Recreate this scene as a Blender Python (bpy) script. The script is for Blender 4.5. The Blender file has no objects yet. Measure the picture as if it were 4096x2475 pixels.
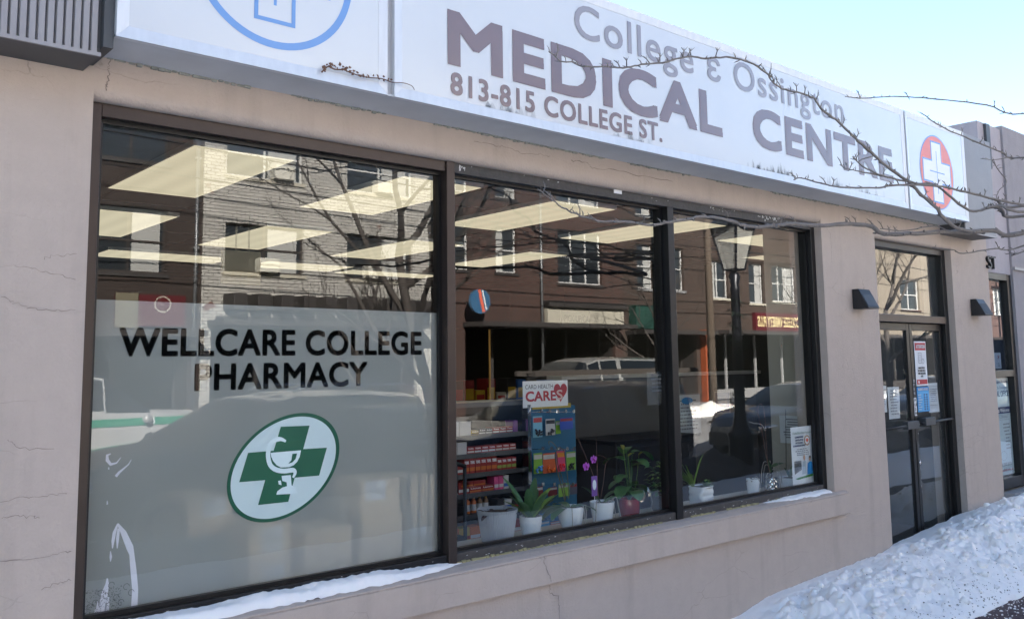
import bpy, math, random
from mathutils import Vector, noise
from math import sin, cos, pi, radians as R_

sc = bpy.context.scene
random.seed(7)
COL = sc.collection

# ------------------------------------------------------------------ camera
W0, FPX, CXP, CYP = 4096.0, 3575.466, 2048.0, 1049.611
YAW, PITCH, ROLL = 0.715993888, 0.111052276, -0.0138166769
EYE = Vector((0.0, -3.8, 1.8))
fw = Vector((sin(YAW)*cos(PITCH), cos(YAW)*cos(PITCH), sin(PITCH)))
rt0 = Vector((cos(YAW), -sin(YAW), 0)); up0 = rt0.cross(fw)
rt = cos(ROLL)*rt0 + sin(ROLL)*up0
up = -sin(ROLL)*rt0 + cos(ROLL)*up0
cd = bpy.data.cameras.new('camera'); cam = bpy.data.objects.new('camera', cd); COL.objects.link(cam)
cd.sensor_width = 36.0; cd.lens = 36.0*FPX/W0
cd.shift_y = -(2475/2.0-CYP)/W0
cd.clip_start = 0.05; cd.clip_end = 2000
from mathutils import Matrix
mw = Matrix((rt, up, -fw)).transposed().to_4x4(); mw.translation = EYE
cam.matrix_world = mw
sc.camera = cam

# ------------------------------------------------------------------ sky, sun, exposure
SUN_DIR = Vector((-0.40, 0.80, 0.44)).normalized()      # towards the sun: high behind the building, a little to the left
w = bpy.data.worlds.new("World"); sc.world = w; w.use_nodes = True
nt = w.node_tree; nt.nodes.clear()
sky = nt.nodes.new('ShaderNodeTexSky'); sky.sky_type = 'NISHITA'; sky.sun_disc = False
sky.sun_elevation = math.asin(SUN_DIR.z)
sky.sun_rotation = math.atan2(SUN_DIR.x, SUN_DIR.y)
sky.air_density = 0.75; sky.dust_density = 0.5; sky.ozone_density = 0.4
bg = nt.nodes.new('ShaderNodeBackground'); bg.inputs['Strength'].default_value = 0.05
wo = nt.nodes.new('ShaderNodeOutputWorld')
nt.links.new(sky.outputs[0], bg.inputs[0]); nt.links.new(bg.outputs[0], wo.inputs[0])
sd = bpy.data.lights.new('sun', 'SUN'); sd.energy = 5.0; sd.angle = R_(0.53); sd.color = (1.0, 0.95, 0.88)
sun = bpy.data.objects.new('sun', sd); COL.objects.link(sun); sun.location = (0, 0, 30)
sun.rotation_euler = SUN_DIR.to_track_quat('Z', 'Y').to_euler()
sc.view_settings.view_transform = 'Standard'; sc.view_settings.look = 'None'
sc.view_settings.exposure = 3.5; sc.view_settings.gamma = 1.0
sc.view_settings.use_curve_mapping = False
try:
    sc.render.engine = 'CYCLES'
    sc.cycles.use_denoising = True
    sc.cycles.max_bounces = 8; sc.cycles.transparent_max_bounces = 24
    sc.cycles.sample_clamp_indirect = 6.0
    sc.cycles.caustics_reflective = False; sc.cycles.caustics_refractive = False
except Exception:
    pass

# ------------------------------------------------------------------ layout helpers
ZV = {1:(0,0),2:(1300,0),3:(2696,0),4:(0,800),5:(1300,800),6:(2696,800),7:(0,1629),8:(1300,1629),9:(2696,1629)}
def ray(px, py):
    return fw + (px-CXP)/FPX*rt - (py-CYP)/FPX*up
def P(px, py, y):
    d = ray(px, py); return EYE + d*((y-EYE.y)/d.y)
def Q(n, x, y, yy):
    o = ZV[n]; return P(o[0]+x*.56818, o[1]+y*.56818, yy)
def PX(n, x, y):
    o = ZV[n]; return (o[0]+x*.56818, o[1]+y*.56818)

# ------------------------------------------------------------------ object helpers
ORG = {}
class MB:
    def __init__(s): s.v = []; s.f = []
    def add(s, vs, fs):
        n = len(s.v); s.v += [tuple(p) for p in vs]; s.f += [tuple(n+i for i in q) for q in fs]; return s
    def box(s, x0, x1, y0, y1, z0, z1):
        return s.add([(x0,y0,z0),(x1,y0,z0),(x1,y1,z0),(x0,y1,z0),(x0,y0,z1),(x1,y0,z1),(x1,y1,z1),(x0,y1,z1)],
            [(0,3,2,1),(4,5,6,7),(0,1,5,4),(1,2,6,5),(2,3,7,6),(3,0,4,7)])
    def quad(s, *p): return s.add(p, [tuple(range(len(p)))])
    def prism(s, pts, ax, a, b):
        """pts: 2-D polygon; ax 'x','y','z' = extrusion axis from a to b"""
        def m(p, t):
            return (t,p[0],p[1]) if ax == 'x' else ((p[0],t,p[1]) if ax == 'y' else (p[0],p[1],t))
        n = len(pts)
        vs = [m(p,a) for p in pts] + [m(p,b) for p in pts]
        fs = [tuple(range(n))[::-1], tuple(range(n,2*n))] + [(i,(i+1)%n,n+(i+1)%n,n+i) for i in range(n)]
        return s.add(vs, fs)
    def tube(s, path, rad, n=8, cap=True):
        path = [Vector(p) for p in path]; k = len(path)
        if not hasattr(rad, '__len__'): rad = [rad]*k
        vs = []; prev = None
        for i in range(k):
            t = (path[min(i+1,k-1)]-path[max(i-1,0)])
            if t.length < 1e-9: t = Vector((0,0,1))
            t.normalize()
            if prev is None:
                a = t.cross(Vector((0,0,1)))
                if a.length < .1: a = t.cross(Vector((1,0,0)))
            else:
                a = prev - t*prev.dot(t)
                if a.length < 1e-5: a = t.orthogonal()
            a.normalize(); prev = a; b = t.cross(a)
            for j in range(n):
                g = 2*pi*j/n; vs.append(path[i]+(a*cos(g)+b*sin(g))*rad[i])
        fs = [(i*n+j, i*n+(j+1)%n, (i+1)*n+(j+1)%n, (i+1)*n+j) for i in range(k-1) for j in range(n)]
        if cap: fs += [tuple(range(n))[::-1], tuple((k-1)*n+j for j in range(n))]
        return s.add(vs, fs)
    def lathe(s, prof, c, n=24, axis='z', cap0=True, cap1=False):
        vs = []
        for r, h in prof:
            for j in range(n):
                g = 2*pi*j/n; a, b = r*cos(g), r*sin(g)
                vs.append((c[0]+a, c[1]+b, c[2]+h) if axis == 'z' else ((c[0]+a, c[1]+h, c[2]+b) if axis == 'y' else (c[0]+h, c[1]+a, c[2]+b)))
        k = len(prof)
        fs = [(i*n+j, i*n+(j+1)%n, (i+1)*n+(j+1)%n, (i+1)*n+j) for i in range(k-1) for j in range(n)]
        if cap0: fs.append(tuple(range(n))[::-1])
        if cap1: fs.append(tuple((k-1)*n+j for j in range(n)))
        return s.add(vs, fs)
    def build(s, name, mat, parent=None, smooth=False, bevel=0.0):
        o0 = ORG.get(parent.name, Vector((0,0,0))) if parent else Vector((0,0,0))
        me = bpy.data.meshes.new(name)
        me.from_pydata([(p[0]-o0.x, p[1]-o0.y, p[2]-o0.z) for p in s.v], [], s.f)
        me.validate(); me.update()
        if smooth:
            for p in me.polygons: p.use_smooth = True
        o = bpy.data.objects.new(name, me); COL.objects.link(o)
        if mat: me.materials.append(mat)
        if parent: o.parent = parent; ORG[o.name] = o0
        else: ORG[o.name] = Vector((0,0,0))
        if bevel > 0:
            b = o.modifiers.new('bevel', 'BEVEL'); b.width = bevel; b.segments = 2; b.limit_method = 'ANGLE'
        return o
def smooth_angle(o, deg=40):
    me = o.data
    for p in me.polygons: p.use_smooth = True
    try: me.set_sharp_from_angle(angle=R_(deg))
    except Exception: pass
    return o
def tag(o, label=None, cat=None, group=None, kind=None):
    if label: o['label'] = label
    if cat: o['category'] = cat
    if group: o['group'] = group
    if kind: o['kind'] = kind
    return o
def thing(name, label, cat, loc=(0,0,0), group=None):
    o = bpy.data.objects.new(name, None); COL.objects.link(o); o.location = loc
    o.empty_display_size = .1
    ORG[o.name] = Vector(loc); return tag(o, label, cat, group)
def copy_tree(o, parent=None, off=None):
    c = o.copy(); COL.objects.link(c)
    if parent is not None: c.parent = parent
    if off is not None: c.location = o.location + Vector(off)
    for ch in list(o.children): copy_tree(ch, c)
    return c

# ------------------------------------------------------------------ materials
MAT = {}
def nodes(name):
    m = bpy.data.materials.new(name); m.use_nodes = True
    n = m.node_tree; n.nodes.clear(); o = n.nodes.new('ShaderNodeOutputMaterial'); return m, n, o
def mat(name, col, rough=.5, metal=0., var=.12, scale=6., bump=0., bscale=60., spec=.5, coat=0., ior=1.5, stretch=(1,1,1), sub=0.):
    if name in MAT: return MAT[name]
    m, n, o = nodes(name); L = n.links
    b = n.nodes.new('ShaderNodeBsdfPrincipled')
    tc = n.nodes.new('ShaderNodeTexCoord'); mp = n.nodes.new('ShaderNodeMapping'); mp.inputs['Scale'].default_value = stretch
    L.new(tc.outputs['Object'], mp.inputs[0])
    if var > 0:
        nz = n.nodes.new('ShaderNodeTexNoise'); nz.inputs['Scale'].default_value = scale; nz.inputs['Detail'].default_value = 6
        L.new(mp.outputs[0], nz.inputs['Vector'])
        mx = n.nodes.new('ShaderNodeMix'); mx.data_type = 'RGBA'
        mx.inputs['A'].default_value = (*[max(0, c*(1-var)) for c in col], 1)
        mx.inputs['B'].default_value = (*[min(1, c*(1+var)) for c in col], 1)
        L.new(nz.outputs['Fac'], mx.inputs['Factor']); L.new(mx.outputs['Result'], b.inputs['Base Color'])
        mr = n.nodes.new('ShaderNodeMapRange'); mr.inputs['To Min'].default_value = max(0, rough*.85); mr.inputs['To Max'].default_value = min(1, rough*1.15)
        L.new(nz.outputs['Fac'], mr.inputs[0]); L.new(mr.outputs[0], b.inputs['Roughness'])
    else:
        b.inputs['Base Color'].default_value = (*col, 1); b.inputs['Roughness'].default_value = rough
    if bump > 0:
        nb = n.nodes.new('ShaderNodeTexNoise'); nb.inputs['Scale'].default_value = bscale; nb.inputs['Detail'].default_value = 5
        L.new(mp.outputs[0], nb.inputs['Vector'])
        bp = n.nodes.new('ShaderNodeBump'); bp.inputs['Strength'].default_value = bump; bp.inputs['Distance'].default_value = .01
        L.new(nb.outputs['Fac'], bp.inputs['Height']); L.new(bp.outputs[0], b.inputs['Normal'])
    b.inputs['Metallic'].default_value = metal; b.inputs['IOR'].default_value = ior
    b.inputs['Specular IOR Level'].default_value = spec
    b.inputs['Coat Weight'].default_value = coat; b.inputs['Coat Roughness'].default_value = .05
    if sub: b.inputs['Subsurface Weight'].default_value = sub; b.inputs['Subsurface Radius'].default_value = (.05,.06,.07)
    L.new(b.outputs[0], o.inputs[0]); MAT[name] = m; return m
def emit(name, col, s):
    if name in MAT: return MAT[name]
    m, n, o = nodes(name); L = n.links
    e = n.nodes.new('ShaderNodeEmission'); e.inputs['Strength'].default_value = s
    tc = n.nodes.new('ShaderNodeTexCoord'); mp = n.nodes.new('ShaderNodeMapping'); mp.inputs['Scale'].default_value = (1,1,1)
    wv = n.nodes.new('ShaderNodeTexWave'); wv.wave_type = 'BANDS'; wv.bands_direction = 'X'; wv.inputs['Scale'].default_value = 1.55
    wv.inputs['Distortion'].default_value = 0
    L.new(tc.outputs['Object'], mp.inputs[0]); L.new(mp.outputs[0], wv.inputs[0])
    cr = n.nodes.new('ShaderNodeValToRGB'); cr.color_ramp.elements[0].color = (*[c*.9 for c in col],1); cr.color_ramp.elements[1].color = (*col,1)
    L.new(wv.outputs['Fac'], cr.inputs[0]); L.new(cr.outputs[0], e.inputs[0])
    L.new(e.outputs[0], o.inputs[0]); MAT[name] = m; return m
def glass(name, tint=(.955,.97,.965), gain=1.3, ior=1.5, rough=0.0, haze=0.0):
    if name in MAT: return MAT[name]
    m, n, o = nodes(name); L = n.links
    tr = n.nodes.new('ShaderNodeBsdfTransparent'); tr.inputs[0].default_value = (*tint,1)
    gl = n.nodes.new('ShaderNodeBsdfGlossy'); gl.inputs['Roughness'].default_value = rough; gl.inputs[0].default_value = (1,1,1,1)
    fr = n.nodes.new('ShaderNodeFresnel'); fr.inputs[0].default_value = ior
    mu = n.nodes.new('ShaderNodeMath'); mu.operation = 'MULTIPLY'; mu.inputs[1].default_value = gain; mu.use_clamp = True
    ge = n.nodes.new('ShaderNodeNewGeometry')
    inv = n.nodes.new('ShaderNodeMath'); inv.operation = 'SUBTRACT'; inv.inputs[0].default_value = 1
    m2 = n.nodes.new('ShaderNodeMath'); m2.operation = 'MULTIPLY'
    L.new(ge.outputs['Backfacing'], inv.inputs[1]); L.new(fr.outputs[0], mu.inputs[0]); L.new(mu.outputs[0], m2.inputs[0]); L.new(inv.outputs[0], m2.inputs[1])
    # faint waviness of rolled glass
    tc = n.nodes.new('ShaderNodeTexCoord'); nz = n.nodes.new('ShaderNodeTexNoise'); nz.inputs['Scale'].default_value = .9; nz.inputs['Detail'].default_value = 1
    bp = n.nodes.new('ShaderNodeBump'); bp.inputs['Strength'].default_value = .05; bp.inputs['Distance'].default_value = .006
    L.new(tc.outputs['Object'], nz.inputs['Vector']); L.new(nz.outputs['Fac'], bp.inputs['Height']); L.new(bp.outputs[0], gl.inputs['Normal'])
    mx = n.nodes.new('ShaderNodeMixShader'); L.new(m2.outputs[0], mx.inputs[0]); L.new(tr.outputs[0], mx.inputs[1]); L.new(gl.outputs[0], mx.inputs[2])
    out = mx
    if haze > 0:
        df = n.nodes.new('ShaderNodeBsdfDiffuse'); df.inputs[0].default_value = (.6,.63,.63,1)
        nz2 = n.nodes.new('ShaderNodeTexNoise'); nz2.inputs['Scale'].default_value = 2.5; nz2.inputs['Detail'].default_value = 6
        L.new(tc.outputs['Object'], nz2.inputs['Vector'])
        mm = n.nodes.new('ShaderNodeMath'); mm.operation = 'MULTIPLY'; mm.inputs[1].default_value = haze*2; L.new(nz2.outputs['Fac'], mm.inputs[0])
        m3 = n.nodes.new('ShaderNodeMixShader'); L.new(mm.outputs[0], m3.inputs[0]); L.new(mx.outputs[0], m3.inputs[1]); L.new(df.outputs[0], m3.inputs[2]); out = m3
    L.new(out.outputs[0], o.inputs[0]); MAT[name] = m; return m
def film_mat(name, col, opacity):
    if name in MAT: return MAT[name]
    m, n, o = nodes(name); L = n.links
    tr = n.nodes.new('ShaderNodeBsdfTransparent')
    df = n.nodes.new('ShaderNodeBsdfDiffuse'); df.inputs[0].default_value = (*col,1)
    tl = n.nodes.new('ShaderNodeBsdfTranslucent'); tl.inputs[0].default_value = (*col,1)
    a = n.nodes.new('ShaderNodeMixShader'); a.inputs[0].default_value = .2; L.new(df.outputs[0], a.inputs[1]); L.new(tl.outputs[0], a.inputs[2])
    b = n.nodes.new('ShaderNodeMixShader'); L.new(tr.outputs[0], b.inputs[1]); L.new(a.outputs[0], b.inputs[2])
    tc = n.nodes.new('ShaderNodeTexCoord'); nz = n.nodes.new('ShaderNodeTexNoise'); nz.inputs['Scale'].default_value = 3; nz.inputs['Detail'].default_value = 5
    mr = n.nodes.new('ShaderNodeMapRange'); mr.inputs['To Min'].default_value = opacity*.93; mr.inputs['To Max'].default_value = min(1, opacity*1.07)
    L.new(tc.outputs['Object'], nz.inputs['Vector']); L.new(nz.outputs['Fac'], mr.inputs[0]); L.new(mr.outputs[0], b.inputs[0])
    L.new(b.outputs[0], o.inputs[0]); MAT[name] = m; return m
def stucco(name, col, crack=.5, stain=.25):
    if name in MAT: return MAT[name]
    m, n, o = nodes(name); L = n.links; N = n.nodes.new
    b = N('ShaderNodeBsdfPrincipled'); b.inputs['Roughness'].default_value = .85; b.inputs['Specular IOR Level'].default_value = .25
    tc = N('ShaderNodeTexCoord')
    def noise_n(scale, det, stretch=None, rough=.55):
        z = N('ShaderNodeTexNoise'); z.inputs['Scale'].default_value = scale; z.inputs['Detail'].default_value = det; z.inputs['Roughness'].default_value = rough
        if stretch:
            mp = N('ShaderNodeMapping'); mp.inputs['Scale'].default_value = stretch; L.new(tc.outputs['Object'], mp.inputs[0]); L.new(mp.outputs[0], z.inputs['Vector'])
        else: L.new(tc.outputs['Object'], z.inputs['Vector'])
        return z
    def ramp(src, a, c, ca=(0,0,0,1), cb=(1,1,1,1)):
        r = N('ShaderNodeValToRGB'); r.color_ramp.elements[0].position = a; r.color_ramp.elements[1].position = c
        r.color_ramp.elements[0].color = ca; r.color_ramp.elements[1].color = cb; L.new(src, r.inputs[0]); return r
    def mixc(f, a, bb, blend='MIX'):
        x = N('ShaderNodeMix'); x.data_type = 'RGBA'; x.blend_type = blend
        for s_, i in ((f,'Factor'),(a,'A'),(bb,'B')):
            if hasattr(s_, 'links') or hasattr(s_, 'is_linked'): L.new(s_, x.inputs[i])
            else: x.inputs[i].default_value = s_
        return x.outputs['Result']
    big = noise_n(.9, 5)
    c0 = mixc(big.outputs['Fac'], (*[c*.9 for c in col],1), (*[c*1.1 for c in col],1))
    mot = noise_n(9, 8, rough=.65); c1 = mixc(.45, c0, mixc(mot.outputs['Fac'], (*[c*.72 for c in col],1), (*[min(1,c*1.22) for c in col],1)))
    st = noise_n(1.0, 6, (7,7,.55)); sr = ramp(st.outputs['Fac'], .53, .74)
    ml = N('ShaderNodeMath'); ml.operation = 'MULTIPLY'; ml.inputs[1].default_value = stain; L.new(sr.outputs[0], ml.inputs[0])
    c2 = mixc(ml.outputs[0], c1, (*[c*.45 for c in col],1))
    blot = noise_n(2.6, 7, (1,1,1.6), .7); br = ramp(blot.outputs['Fac'], .6, .78)
    mb2 = N('ShaderNodeMath'); mb2.operation = 'MULTIPLY'; mb2.inputs[1].default_value = stain*.9; L.new(br.outputs[0], mb2.inputs[0])
    c3 = mixc(mb2.outputs[0], c2, (col[0]*.5, col[1]*.5, col[2]*.48, 1))
    # hairline cracks
    wrp = noise_n(2.2, 5); mpv = N('ShaderNodeMapping'); mpv.inputs['Scale'].default_value = (1.1,1.1,3.4)
    L.new(tc.outputs['Object'], mpv.inputs[0])
    va = N('ShaderNodeVectorMath'); va.operation = 'MULTIPLY_ADD'; va.inputs[1].default_value = (.55,.55,.55)
    L.new(wrp.outputs['Color'], va.inputs[0]); L.new(mpv.outputs[0], va.inputs[2])
    vo = N('ShaderNodeTexVoronoi'); vo.feature = 'DISTANCE_TO_EDGE'; vo.inputs['Scale'].default_value = 1.7; L.new(va.outputs[0], vo.inputs['Vector'])
    cr = ramp(vo.outputs['Distance'], .0015, .007, (1,1,1,1), (0,0,0,1))
    msk = noise_n(1.6, 3); mr = ramp(msk.outputs['Fac'], .54, .62)
    mc = N('ShaderNodeMath'); mc.operation = 'MULTIPLY'; L.new(cr.outputs[0], mc.inputs[0]); L.new(mr.outputs[0], mc.inputs[1])
    mc2 = N('ShaderNodeMath'); mc2.operation = 'MULTIPLY'; mc2.inputs[1].default_value = crack; L.new(mc.outputs[0], mc2.inputs[0])
    c4 = mixc(mc2.outputs[0], c3, (*[c*.3 for c in col],1))
    L.new(c4, b.inputs['Base Color'])
    fine = noise_n(70, 6); hsub = N('ShaderNodeMath'); hsub.operation = 'MULTIPLY_ADD'; hsub.inputs[1].default_value = -1.5; L.new(mc2.outputs[0], hsub.inputs[0])
    med = noise_n(5, 4); ma = N('ShaderNodeMath'); ma.operation = 'MULTIPLY_ADD'; ma.inputs[1].default_value = .9; L.new(med.outputs['Fac'], ma.inputs[0]); L.new(fine.outputs['Fac'], ma.inputs[2])
    L.new(ma.outputs[0], hsub.inputs[2])
    bp = N('ShaderNodeBump'); bp.inputs['Strength'].default_value = .5; bp.inputs['Distance'].default_value = .008; L.new(hsub.outputs[0], bp.inputs['Height']); L.new(bp.outputs[0], b.inputs['Normal'])
    L.new(b.outputs[0], o.inputs[0]); MAT[name] = m; return m
def brick_mat(name, c1, c2, mortar, bw=.22, bh=.075, bumps=.5, patch=None):
    """brick in object X-Z"""
    if name in MAT: return MAT[name]
    m, n, o = nodes(name); L = n.links; N = n.nodes.new
    b = N('ShaderNodeBsdfPrincipled'); b.inputs['Roughness'].default_value = .8
    tc = N('ShaderNodeTexCoord'); sp = N('ShaderNodeSeparateXYZ'); cb = N('ShaderNodeCombineXYZ')
    L.new(tc.outputs['Object'], sp.inputs[0]); L.new(sp.outputs[0], cb.inputs[0]); L.new(sp.outputs[2], cb.inputs[1])
    br = N('ShaderNodeTexBrick'); br.inputs['Scale'].default_value = 1; br.inputs['Brick Width'].default_value = bw; br.inputs['Row Height'].default_value = bh
    br.inputs['Mortar Size'].default_value = .011; br.inputs['Mortar Smooth'].default_value = .2
    br.inputs['Color1'].default_value = (*c1,1); br.inputs['Color2'].default_value = (*c2,1); br.inputs['Mortar'].default_value = (*mortar,1)
    L.new(cb.outputs[0], br.inputs['Vector'])
    nz = N('ShaderNodeTexNoise'); nz.inputs['Scale'].default_value = 1.2; nz.inputs['Detail'].default_value = 6; L.new(tc.outputs['Object'], nz.inputs['Vector'])
    mx = N('ShaderNodeMix'); mx.data_type = 'RGBA'; mx.blend_type = 'MULTIPLY'; mx.inputs['Factor'].default_value = .5
    L.new(br.outputs['Color'], mx.inputs['A']); L.new(nz.outputs['Fac'], mx.inputs['B']); src = mx.outputs['Result']
    hs = N('ShaderNodeHueSaturation'); hs.inputs['Saturation'].default_value = .9; hs.inputs['Value'].default_value = 1.3; L.new(src, hs.inputs['Color']); src = hs.outputs[0]
    if patch:
        n2 = N('ShaderNodeTexNoise'); n2.inputs['Scale'].default_value = .9; n2.inputs['Detail'].default_value = 2; L.new(tc.outputs['Object'], n2.inputs['Vector'])
        rr = N('ShaderNodeValToRGB'); rr.color_ramp.elements[0].position = .66; rr.color_ramp.elements[1].position = .68; L.new(n2.outputs['Fac'], rr.inputs[0])
        m2 = N('ShaderNodeMix'); m2.data_type = 'RGBA'; L.new(rr.outputs[0], m2.inputs['Factor']); L.new(src, m2.inputs['A']); m2.inputs['B'].default_value = (*patch,1); src = m2.outputs['Result']
    L.new(src, b.inputs['Base Color'])
    bp = N('ShaderNodeBump'); bp.inputs['Strength'].default_value = bumps; bp.inputs['Distance'].default_value = .01; bp.invert = True
    L.new(br.outputs['Fac'], bp.inputs['Height']); L.new(bp.outputs[0], b.inputs['Normal'])
    L.new(b.outputs[0], o.inputs[0]); MAT[name] = m; return m
def snow_mat(name='snow', dirt=.5, grime=(.33,.29,.25)):
    if name in MAT: return MAT[name]
    m, n, o = nodes(name); L = n.links; N = n.nodes.new
    b = N('ShaderNodeBsdfPrincipled'); b.inputs['Roughness'].default_value = .6
    b.inputs['Subsurface Weight'].default_value = .25; b.inputs['Subsurface Radius'].default_value = (.04,.05,.06); b.inputs['Subsurface Scale'].default_value = .3
    tc = N('ShaderNodeTexCoord')
    a = N('ShaderNodeTexNoise'); a.inputs['Scale'].default_value = 4.5; a.inputs['Detail'].default_value = 8; a.inputs['Roughness'].default_value = .7
    f = N('ShaderNodeTexNoise'); f.inputs['Scale'].default_value = 55; f.inputs['Detail'].default_value = 4
    L.new(tc.outputs['Object'], a.inputs['Vector']); L.new(tc.outputs['Object'], f.inputs['Vector'])
    r1 = N('ShaderNodeValToRGB'); r1.color_ramp.elements[0].position = .56; r1.color_ramp.elements[1].position = .78; L.new(a.outputs['Fac'], r1.inputs[0])
    r2 = N('ShaderNodeValToRGB'); r2.color_ramp.elements[0].position = .5; r2.color_ramp.elements[1].position = .72; L.new(f.outputs['Fac'], r2.inputs[0])
    mu = N('ShaderNodeMath'); mu.operation = 'MULTIPLY'; L.new(r1.outputs[0], mu.inputs[0]); L.new(r2.outputs[0], mu.inputs[1])
    m2 = N('ShaderNodeMath'); m2.operation = 'MULTIPLY'; m2.inputs[1].default_value = dirt; L.new(mu.outputs[0], m2.inputs[0])
    mx = N('ShaderNodeMix'); mx.data_type = 'RGBA'; mx.inputs['A'].default_value = (.985,.94,.885,1); mx.inputs['B'].default_value = (*grime,1)
    L.new(m2.outputs[0], mx.inputs['Factor']); L.new(mx.outputs['Result'], b.inputs['Base Color'])
    bp = N('ShaderNodeBump'); bp.inputs['Strength'].default_value = .35; bp.inputs['Distance'].default_value = .008
    ad = N('ShaderNodeMath'); ad.operation = 'ADD'; L.new(f.outputs['Fac'], ad.inputs[0]); L.new(a.outputs['Fac'], ad.inputs[1]); L.new(ad.outputs[0], bp.inputs['Height']); L.new(bp.outputs[0], b.inputs['Normal'])
    L.new(b.outputs[0], o.inputs[0]); MAT[name] = m; return m

M_wall = stucco('pink_grey_stucco', (.51,.425,.362), .4, .2)
M_wall2 = stucco('neighbour_stucco', (.43,.39,.40), .3, .2)
M_wall3 = stucco('grey_pier_stucco', (.33,.305,.31), .3, .2)
M_bronze = mat('bronze_anodised', (.055,.042,.037), .38, .6, .25, 8, .05, 90)
M_black = mat('black_aluminium', (.013,.013,.014), .35, .4, .3, 10, .04, 90)
M_flaky = mat('flaking_black_paint', (.05,.047,.046), .6, .0, .75, 34, .25, 60)
M_alu = mat('brushed_aluminium', (.66,.68,.70), .42, .35, .12, 30, .05, 120, stretch=(1,1,.2))
M_soffit = mat('soffit_metal', (.56,.58,.60), .5, .2, .18, 5, .06, 40)
M_dark_metal = mat('dark_sheet_metal', (.07,.075,.08), .5, .3, .2, 8)
M_rib = mat('ribbed_grey_metal', (.30,.29,.295), .45, .35, .15, 6, .03, 60)
M_sign = mat('white_acrylic', (.63,.645,.65), .22, 0, .05, 2, 0, ior=1.9)
M_maroon = mat('hazed_maroon_vinyl', (.15,.085,.085), .25, 0, .12, 5, ior=1.9)  # maroon lightened: the pale haze over the sign is put into the colour
M_greyvinyl = mat('pale_grey_vinyl', (.27,.24,.25), .25, 0, .12, 5, ior=1.9)  # paler, greyer vinyl for the upper line
M_blue = mat('sign_blue_vinyl', (.17,.34,.66), .25, 0, .1, 6)
M_red = mat('sign_red_vinyl', (.78,.16,.10), .3, 0, .2, 14)
M_white = mat('white_vinyl', (.82,.83,.84), .35, 0, .04, 5)
M_glass = glass('shop_glass')
M_glass2 = glass('door_glass', haze=.03)
M_film = film_mat('frosted_film', (.97,.97,.89), .39)
M_clearletter = film_mat('dark_letter_fill', (.012,.012,.012), .55)  # dark fill standing in for the dim room behind clear cut-outs
M_green = mat('green_vinyl', (.004,.10,.05), .4, 0, .08, 5)
M_lwhite = mat('logo_white', (.70,.80,.80), .4, 0, .04, 5)
M_snow = snow_mat()
M_snow_clean = snow_mat('snow_clean', .12)
M_paper = mat('paper', (.74,.76,.77), .7, 0, .05, 8)
M_ink = mat('ink_black', (.03,.03,.03), .6, 0, .1, 8)
M_inkgrey = mat('ink_grey', (.22,.22,.24), .6, 0, .1, 8)
M_pblue = mat('poster_blue', (.02,.26,.62), .5, 0, .08, 6)
M_pred = mat('poster_red', (.45,.025,.04), .5, 0, .08, 6)
M_navy = mat('poster_navy', (.02,.035,.13), .5, 0, .08, 6)
M_skin = mat('print_skin', (.55,.32,.22), .6, 0, .1, 8)
M_card = mat('cardboard', (.58,.42,.27), .85, 0, .15, 4, .08, 50)
M_label = mat('label_paper', (.72,.73,.73), .6, 0, .05, 8)
M_ledge = mat('laminate_ledge', (.60,.58,.55), .4, 0, .08, 3)
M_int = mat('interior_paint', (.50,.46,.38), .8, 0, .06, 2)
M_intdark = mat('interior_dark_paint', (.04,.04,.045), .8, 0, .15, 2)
M_floor = mat('vinyl_floor', (.10,.095,.09), .45, 0, .15, 2)
M_blackplastic = mat('black_shelf_metal', (.018,.018,.02), .45, .1, .2, 8)
M_pot = mat('white_ceramic', (.80,.82,.82), .22, 0, .03, 6, ior=1.5)
M_soil = mat('potting_bark', (.06,.04,.03), .95, 0, .5, 40, .8, 40)
M_leaf = mat('plant_leaf', (.06,.15,.05), .38, 0, .35, 12)
M_leaf2 = mat('plant_leaf_pale', (.18,.30,.06), .42, 0, .3, 12)
M_bark = mat('tree_bark', (.19,.168,.15), .85, 0, .4, 18, .6, 60)
M_bark_shaded = mat('shaded_bark', (.065,.055,.048), .9, 0, .4, 18, .6, 60)  # darker copy of the bark, with shade put into the colour
M_petal = mat('orchid_petal', (.42,.08,.50), .5, 0, .25, 20, sub=.2)
M_root = mat('air_root', (.36,.33,.28), .7, 0, .2, 20)
M_rubber = mat('tyre_rubber', (.02,.02,.02), .8, 0, .2, 10)
M_chrome = mat('chrome', (.75,.75,.76), .12, 1., .05, 10)
M_carglass = mat('car_glass', (.012,.015,.018), .04, 0, .1, 2, ior=1.5, spec=.6)

# ------------------------------------------------------------------ text
TXT = {}
def text_mesh(body, bold=0.0, spacing=1.0):
    k = (body, spacing)
    if k in TXT: return TXT[k]
    c = bpy.data.curves.new('text', 'FONT'); c.body = body; c.size = 1.0; c.space_character = spacing
    c.resolution_u = 4; c.fill_mode = 'FRONT'
    o = bpy.data.objects.new('text', c); COL.objects.link(o)
    dg = bpy.context.evaluated_depsgraph_get(); ev = o.evaluated_get(dg); me = ev.to_mesh()
    vs = [(v.co.x, v.co.y) for v in me.vertices]; fs = [tuple(p.vertices) for p in me.polygons]
    ev.to_mesh_clear(); bpy.data.objects.remove(o); bpy.data.curves.remove(c)
    x0 = min(v[0] for v in vs); x1 = max(v[0] for v in vs); y0 = min(v[1] for v in vs); y1 = max(v[1] for v in vs)
    vs = [((v[0]-x0)/(x1-x0), (v[1]-y0)/(y1-y0)) for v in vs]
    vs, fs = weld(vs, fs)
    TXT[k] = (vs, fs, (x1-x0)/(y1-y0), boundary_loops(vs, fs), y1-y0); return TXT[k]
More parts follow.
